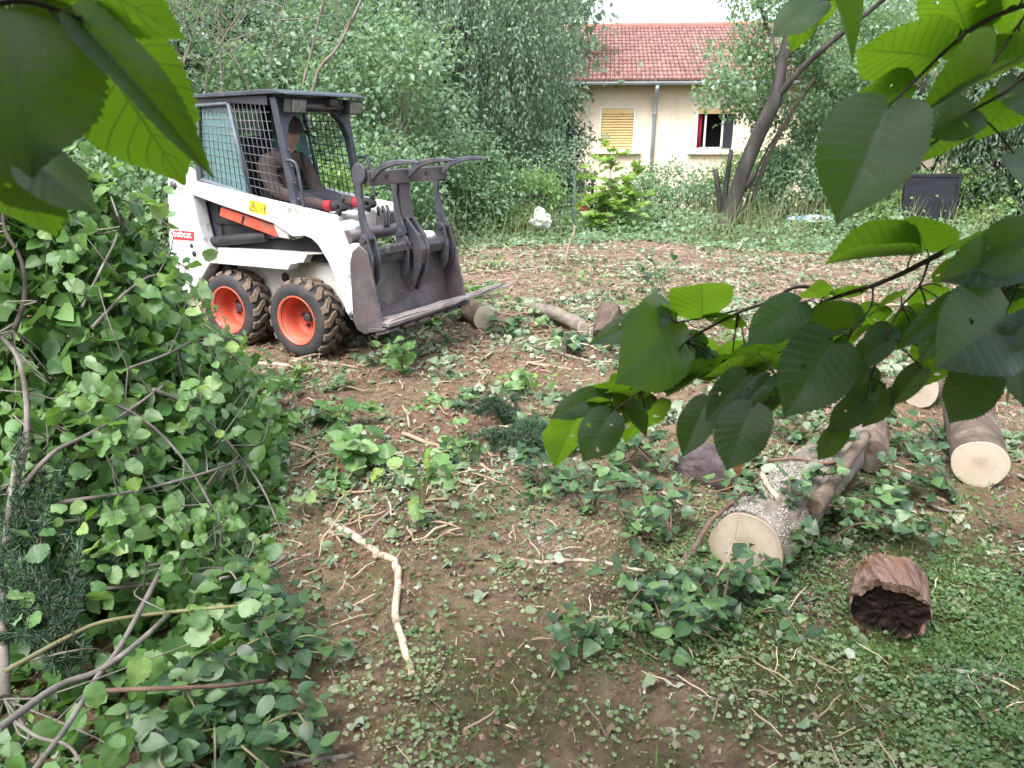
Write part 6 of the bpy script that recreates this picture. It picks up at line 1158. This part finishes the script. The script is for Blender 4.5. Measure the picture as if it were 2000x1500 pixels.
# ================================================================== HANGING HAZEL BRANCHES NEAR THE PHOTOGRAPHER
M_FGL = leafmat('living hazel leaf', [(0, (.010, .028, .019)), (.5, (.013, .036, .022)), (1, (.020, .050, .024))], (.03, .08, .02), (.48, .90, .010), .38, .40, .38, 'object', True, 6.0, .2)
LV_FG = [mesh_np('hazel_leaf_near', *(lambda s: (s[0], s[1], M_FGL, True, None, s[2]))(leaf_shape(46, 16, 'hazel', .030, .16+.1*(i % 3), .25+.12*(i % 2), .0045, 40+i, .10)) ) for i in range(5)]
LV_FD = [mesh_np('hazel_leaf_folded', *(lambda s: (s[0], s[1], M_FGL, True, None, s[2]))(leaf_shape(46, 16, 'hazel', .03, 1.5, .35, .004, 50+i, .06)) ) for i in range(2)]
def punch(me_, holes):
    bm = bmesh.new(); bm.from_mesh(me_); bm.faces.ensure_lookup_table(); dele = []
    for (i, j, a, b_) in holes:
        for p in range(a):
            for q in range(b_):
                if (p, q) not in ((0, 0), (a-1, b_-1)) or a < 3: dele.append(bm.faces[(i+p)*16+j+q])
    bmesh.ops.delete(bm, geom=dele, context='FACES'); bm.to_mesh(me_); bm.free()
punch(LV_FG[1], [(14, 3, 3, 2), (25, 11, 2, 1)]); punch(LV_FG[3], [(30, 4, 4, 2), (18, 12, 2, 2), (9, 5, 1, 1)]); punch(LV_FG[4], [(20, 10, 2, 1)])
def nleaf(e, g0, b, t, wpx, d0, mode, k, fold=False, dd=None):
    """leaf from base pixel to tip pixel at distance d0; the plane's lean decides what light it shows"""
    P0 = at_d(b[0], b[1], d0); r = np.random.default_rng(k+900)
    if mode == 'D': Nn = np.array([r.normal()*.22, -math.cos(.80), math.sin(.80)])
    elif mode == 'M': Nn = np.array([r.normal()*.25, -.72, -.2])*-1
    else: Nn = np.array([r.normal()*.22, .64, .77])
    Nn = unit(Nn); d = ray(t[0], t[1]); den = d@Nn; tt = ((P0-CE)@Nn)/den if abs(den) > .12 else d0
    tt = float(np.clip(tt, d0*.76, d0*1.2)); P1 = CE+d*tt; ax = P1-P0; L_ = np.linalg.norm(ax); W_ = wpx*(1-.28*abs(math.sin(2*math.atan2(t[1]-b[1], t[0]-b[0]))))/F_PX*d0/.9
    vd = unit(P0-CE); nn = unit(Nn-unit(ax)*(Nn@unit(ax))); cosv = max(.5, abs(nn@vd))
    me_ = (LV_FD if fold else LV_FG)[k % (2 if fold else 5)]
    return place_leaf('leaf', me_, P0-g0, ax, Nn, L_, e, width=W_/cosv/L_*(1.35 if fold else 1))
def twig(e, g0, pts, d0, r0, r1, d1=None, name='twig'):
    n = len(pts); P = smooth_path([at_d(p[0], p[1], d0+((d1 or d0)-d0)*i/max(1, n-1)) for i, p in enumerate(pts)], 5)
    MB().tube(P-g0, list(np.linspace(r0, r1, len(P))*(1+.08*np.sin(np.arange(len(P))*2.1))), 8).build(name, MSTEM, e)
def fbranch(label, d0, twigs, leaves, gp0):
    g0 = at_d(gp0[0], gp0[1], d0); e = empty('hanging_hazel_branch', g0); tag(e, label, 'branch', 'hazel branches hanging before the photographer')
    for pts, ra, rb in twigs: twig(e, g0, pts, d0, ra, rb)
    for k, lf in enumerate(leaves):
        b, t, w_, m_ = lf[:4]; dd = lf[4] if len(lf) > 4 else 0.0; fold = len(lf) > 5
        nleaf(e, g0, b, t, w_, d0+dd, m_, k+int(d0*1000), fold)
        pp = at_d(b[0], b[1], d0+dd)-g0; best = min(twigs, key=lambda q: min((p[0]-b[0])**2+(p[1]-b[1])**2 for p in q[0])); qx = min(best[0], key=lambda p: (p[0]-b[0])**2+(p[1]-b[1])**2)
        if 4 < math.hypot(qx[0]-b[0], qx[1]-b[1]) < 140: MB().tube(smooth_path([at_d(qx[0], qx[1], d0)-g0, (at_d(qx[0], qx[1], d0)-g0+pp)/2+[0, 0, .004], pp], 3), .0011 if d0 > .6 else .0008, 5).build('leaf_stalk', MSTEM, e)
    return e
fbranch('blurred hazel twig with large dark and glowing leaves over the heap', .52, [([(-60, 20), (30, 2), (90, 12), (160, 38), (212, 38)], .0022, .0012), ([(95, 18), (150, 75)], .0010, .0008)],
        [((18, 18), (52, 318), 215, 'D', .0), ((150, 52), (356, 332), 330, 'B', .07), ((160, 48), (410, 316), 84, 'D', .0), ((40, -95), (370, 42), 190, 'B', .03), ((-70, 290), (112, 440), 190, 'B', .02), ((45, 300), (168, 398), 70, 'D', -.01), ((-60, 270), (120, 400), 130, 'D', .0), ((95, 5), (60, -120), 110, 'B', .02)], (-60, 20))
fbranch('hazel twig with bright leaves and one big hanging leaf before the right trees', .86, [([(2060, -10), (1990, 14), (1925, 40), (1880, 70), (1830, 115), (1780, 165), (1737, 205)], .0030, .0013), ([(2010, 20), (1985, 55), (1940, 120), (1920, 148)], .0018, .0011), ([(2060, 130), (2000, 152), (1960, 182), (1900, 216), (1860, 246), (1818, 282), (1780, 279)], .0022, .0011)],
        [((1828, 112), (1670, 84), 128, 'B', .02), ((1888, 62), (1842, -70), 130, 'B', .03), ((1735, 212), (1640, 418), 172, 'D', -.03), ((1775, 168), (1618, 228), 95, 'B', .03), ((2005, 108), (1838, 136), 80, 'B', .03), ((1922, 148), (1806, 208), 46, 'D', .0, 1), ((1900, 216), (1798, 252), 72, 'D', .0), ((1870, 245), (1778, 312), 110, 'B', .04), ((2000, 178), (1905, 258), 110, 'B', .04), ((2010, -20), (1955, 66), 80, 'B', .02), ((1940, 60), (1858, 66), 60, 'B', .04), ((1990, 60), (2040, 130), 70, 'B', .03), ((1960, 25), (1975, -70), 90, 'B', .02), ((1990, 150), (2040, 230), 90, 'D', .02), ((1840, 110), (1870, 40), 60, 'M', .05), ((1980, 300), (2040, 370), 90, 'D', .0)], (2060, -10))
fbranch('short hazel twig tip dropping in front of the leaning tree', .95, [([(1680, -60), (1640, -10), (1600, 4), (1585, 12)], .0018, .0010)], [((1600, 2), (1512, 62), 62, 'D', .0), ((1590, 14), (1545, 92), 55, 'B', .02), ((1632, 0), (1668, 104), 30, 'D', -.01, 1), ((1615, -5), (1600, 45), 40, 'B', .02)], (1680, -60))
A_ = [((1322, 628), (1228, 738), 118, 'D', .03), ((1292, 618), (1152, 662), 60, 'D', .0), ((1372, 622), (1368, 534), 62, 'B', .04), ((1192, 808), (1142, 896), 98, 'D', -.03), ((1126, 815), (1082, 890), 66, 'B', .02), ((1182, 768), (1076, 812), 60, 'D', .02), ((1248, 778), (1162, 738), 60, 'B', .03), ((1392, 716), (1298, 764), 66, 'B', .02),
      ((1260, 800), (1240, 760), 40, 'D', .04), ((1215, 800), (1265, 850), 40, 'D', .02, 1), ((1290, 690), (1310, 740), 50, 'B', .05), ((1440, 640), (1380, 600), 40, 'B', .03), ((1300, 612), (1230, 612), 30, 'B', .03), ((1255, 755), (1210, 760), 40, 'M', .05), ((1340, 680), (1400, 700), 45, 'B', .04), ((1175, 800), (1165, 765), 30, 'B', .04)]
fbranch('leafy hazel twig tip hanging furthest out over the ivy', 1.05, [([(1640, 575), (1560, 560), (1500, 590), (1440, 612), (1340, 668), (1295, 728), (1250, 765), (1200, 802), (1185, 812)], .0026, .0011), ([(1440, 606), (1380, 620), (1318, 630)], .0014, .0010)], A_+[((int(x_), int(y_)), (int(x_-RNG.uniform(25, 75)), int(y_+RNG.uniform(-10, 60))), int(RNG.uniform(40, 66)), 'B' if RNG.random() < .75 else 'D', RNG.uniform(.03, .09)) for x_, y_ in zip(np.linspace(1230, 1480, 11), np.interp(np.linspace(1230, 1480, 11), [1230, 1340, 1480], [775, 675, 620])+RNG.uniform(-10, 70, 11))], (1640, 575))
B_ = [((1470, 795), (1418, 914), 122, 'D', -.04), ((1456, 735), (1388, 815), 76, 'D', .0), ((1382, 786), (1332, 888), 84, 'D', .0), ((1502, 738), (1428, 818), 56, 'D', -.01), ((1628, 668), (1540, 806), 148, 'D', -.05), ((1562, 592), (1466, 664), 86, 'D', -.02), ((1664, 640), (1545, 674), 58, 'D', -.02, 1), ((1672, 632), (1640, 582), 54, 'D', .02), ((1682, 572), (1618, 556), 32, 'B', .02), ((1612, 582), (1566, 552), 36, 'B', .03),
      ((1808, 488), (1782, 410), 92, 'B', .02), ((1782, 498), (1610, 503), 34, 'D', .0, 1), ((1732, 664), (1658, 718), 62, 'D', .0), ((1845, 698), (1756, 758), 52, 'B', .02), ((1690, 782), (1620, 842), 72, 'D', .0), ((1645, 835), (1598, 896), 60, 'D', .0), ((1560, 640), (1600, 690), 50, 'B', .05), ((1660, 700), (1640, 760), 55, 'B', .06), ((1480, 690), (1420, 740), 60, 'B', .05), ((1520, 690), (1470, 720), 60, 'B', .06), ((1480, 650), (1540, 700), 55, 'M', .06), ((1560, 720), (1500, 760), 50, 'B', .06), ((1440, 720), (1370, 730), 50, 'B', .05),
      ((1720, 600), (1650, 640), 50, 'B', .05), ((1760, 580), (1690, 610), 45, 'B', .05), ((1740, 640), (1690, 690), 60, 'D', .03), ((1780, 640), (1720, 680), 55, 'B', .05), ((1800, 720), (1740, 790), 60, 'D', .02), ((1700, 720), (1660, 790), 60, 'D', .03), ((1810, 600), (1750, 640), 50, 'B', .05), ((1840, 560), (1770, 590), 45, 'B', .05), ((1580, 640), (1530, 620), 40, 'B', .04), ((1730, 760), (1690, 830), 55, 'D', .03)]
fbranch('main hazel branch with dark drooping leaves crossing from the right edge', 1.0, [([(2080, 415), (2000, 437), (1920, 456), (1840, 494), (1770, 530), (1710, 556), (1640, 578), (1600, 595), (1552, 642), (1545, 690)], .0050, .0014), ([(1705, 560), (1700, 600), (1660, 655), (1650, 705), (1648, 740)], .0016, .0010), ([(1815, 508), (1795, 560), (1760, 600), (1730, 660), (1700, 740), (1690, 780)], .0017, .0010), ([(1545, 690), (1520, 740), (1470, 800)], .0013, .0009), ([(1640, 740), (1560, 780), (1480, 790)], .0012, .0009)], B_+[((int(x_), int(y_)), (int(x_-RNG.uniform(30, 80)), int(y_+RNG.uniform(0, 60))), int(RNG.uniform(42, 68)), 'B' if RNG.random() < .7 else 'D', RNG.uniform(.03, .10)) for x_, y_ in zip(np.linspace(1480, 1860, 16), np.interp(np.linspace(1480, 1860, 16), [1480, 1600, 1860], [700, 640, 560])+RNG.uniform(0, 90, 16))], (2080, 415))
C_ = [((1912, 468), (1836, 484), 38, 'B', .02), ((2020, 448), (1892, 536), 118, 'D', -.03), ((1995, 502), (1848, 538), 72, 'D', .0), ((2010, 575), (1892, 625), 92, 'B', .02), ((1965, 612), (1852, 705), 135, 'D', -.02), ((1925, 712), (1862, 820), 105, 'D', -.03), ((1895, 578), (1760, 670), 62, 'D', .0), ((2015, 620), (1942, 695), 62, 'D', -.03), ((1960, 560), (1890, 590), 60, 'B', .04), ((1980, 690), (2010, 790), 80, 'D', .0), ((1930, 640), (1900, 740), 90, 'D', .03), ((1850, 640), (1800, 700), 60, 'D', .04), ((2010, 520), (1950, 590), 80, 'D', .03), ((1880, 510), (1820, 545), 50, 'B', .04), ((1985, 730), (1960, 790), 50, 'B', .04)]
fbranch('shaded hazel twig with overlapping leaves at the right edge', .92, [([(2080, 520), (2000, 548), (1930, 590), (1890, 640), (1840, 690)], .0026, .0011), ([(1990, 556), (1960, 620), (1930, 700)], .0015, .0010)], C_, (2080, 520))
# the hazel bush these branches grow from: unseen, crown added overhead and behind to shade the near leaves
root = empty('unseen_hazel_bush', (.2, -1.0, 0)); tag(root, 'unseen hazel bush of the hanging branches, crown added behind the photographer to shade them', 'bush')
tb = MB()
for k in range(9): limb(tb, (RNG.normal()*.15, RNG.normal()*.15, -.05), (RNG.normal()*1.5, -.6+RNG.normal()*.4, 2.6+.5*RNG.random()), .03, .01, .08, 7, 9)
tb.build('stem', M_GREY, root)
n = 22000; d = rdir(n); P = np.array([0, -.35, 2.45])+d*(RNG.random(n)**.4)[:, None]*np.array([3.0, 1.9, 1.35]); W_ = P+[.2, -1.0, 0]
keep = (W_[:, 2] > 1.55+.42*np.maximum(W_[:, 1], 0)+.40*(W_[:, 1] > -.3)) & ((W_[:, 1] < .12) | ((W_[:, 1] < .65) & (W_[:, 2] > 2.2))); P = P[keep]; n = len(P)
cloud('crown', S_HZ, P, RNG.normal(size=(n, 3))+[0, 0, -.4], unit(np.array([0, 0, 1])+RNG.normal(size=(n, 3))*.5), .11+.07*RNG.random(n), LM['dark'], root)
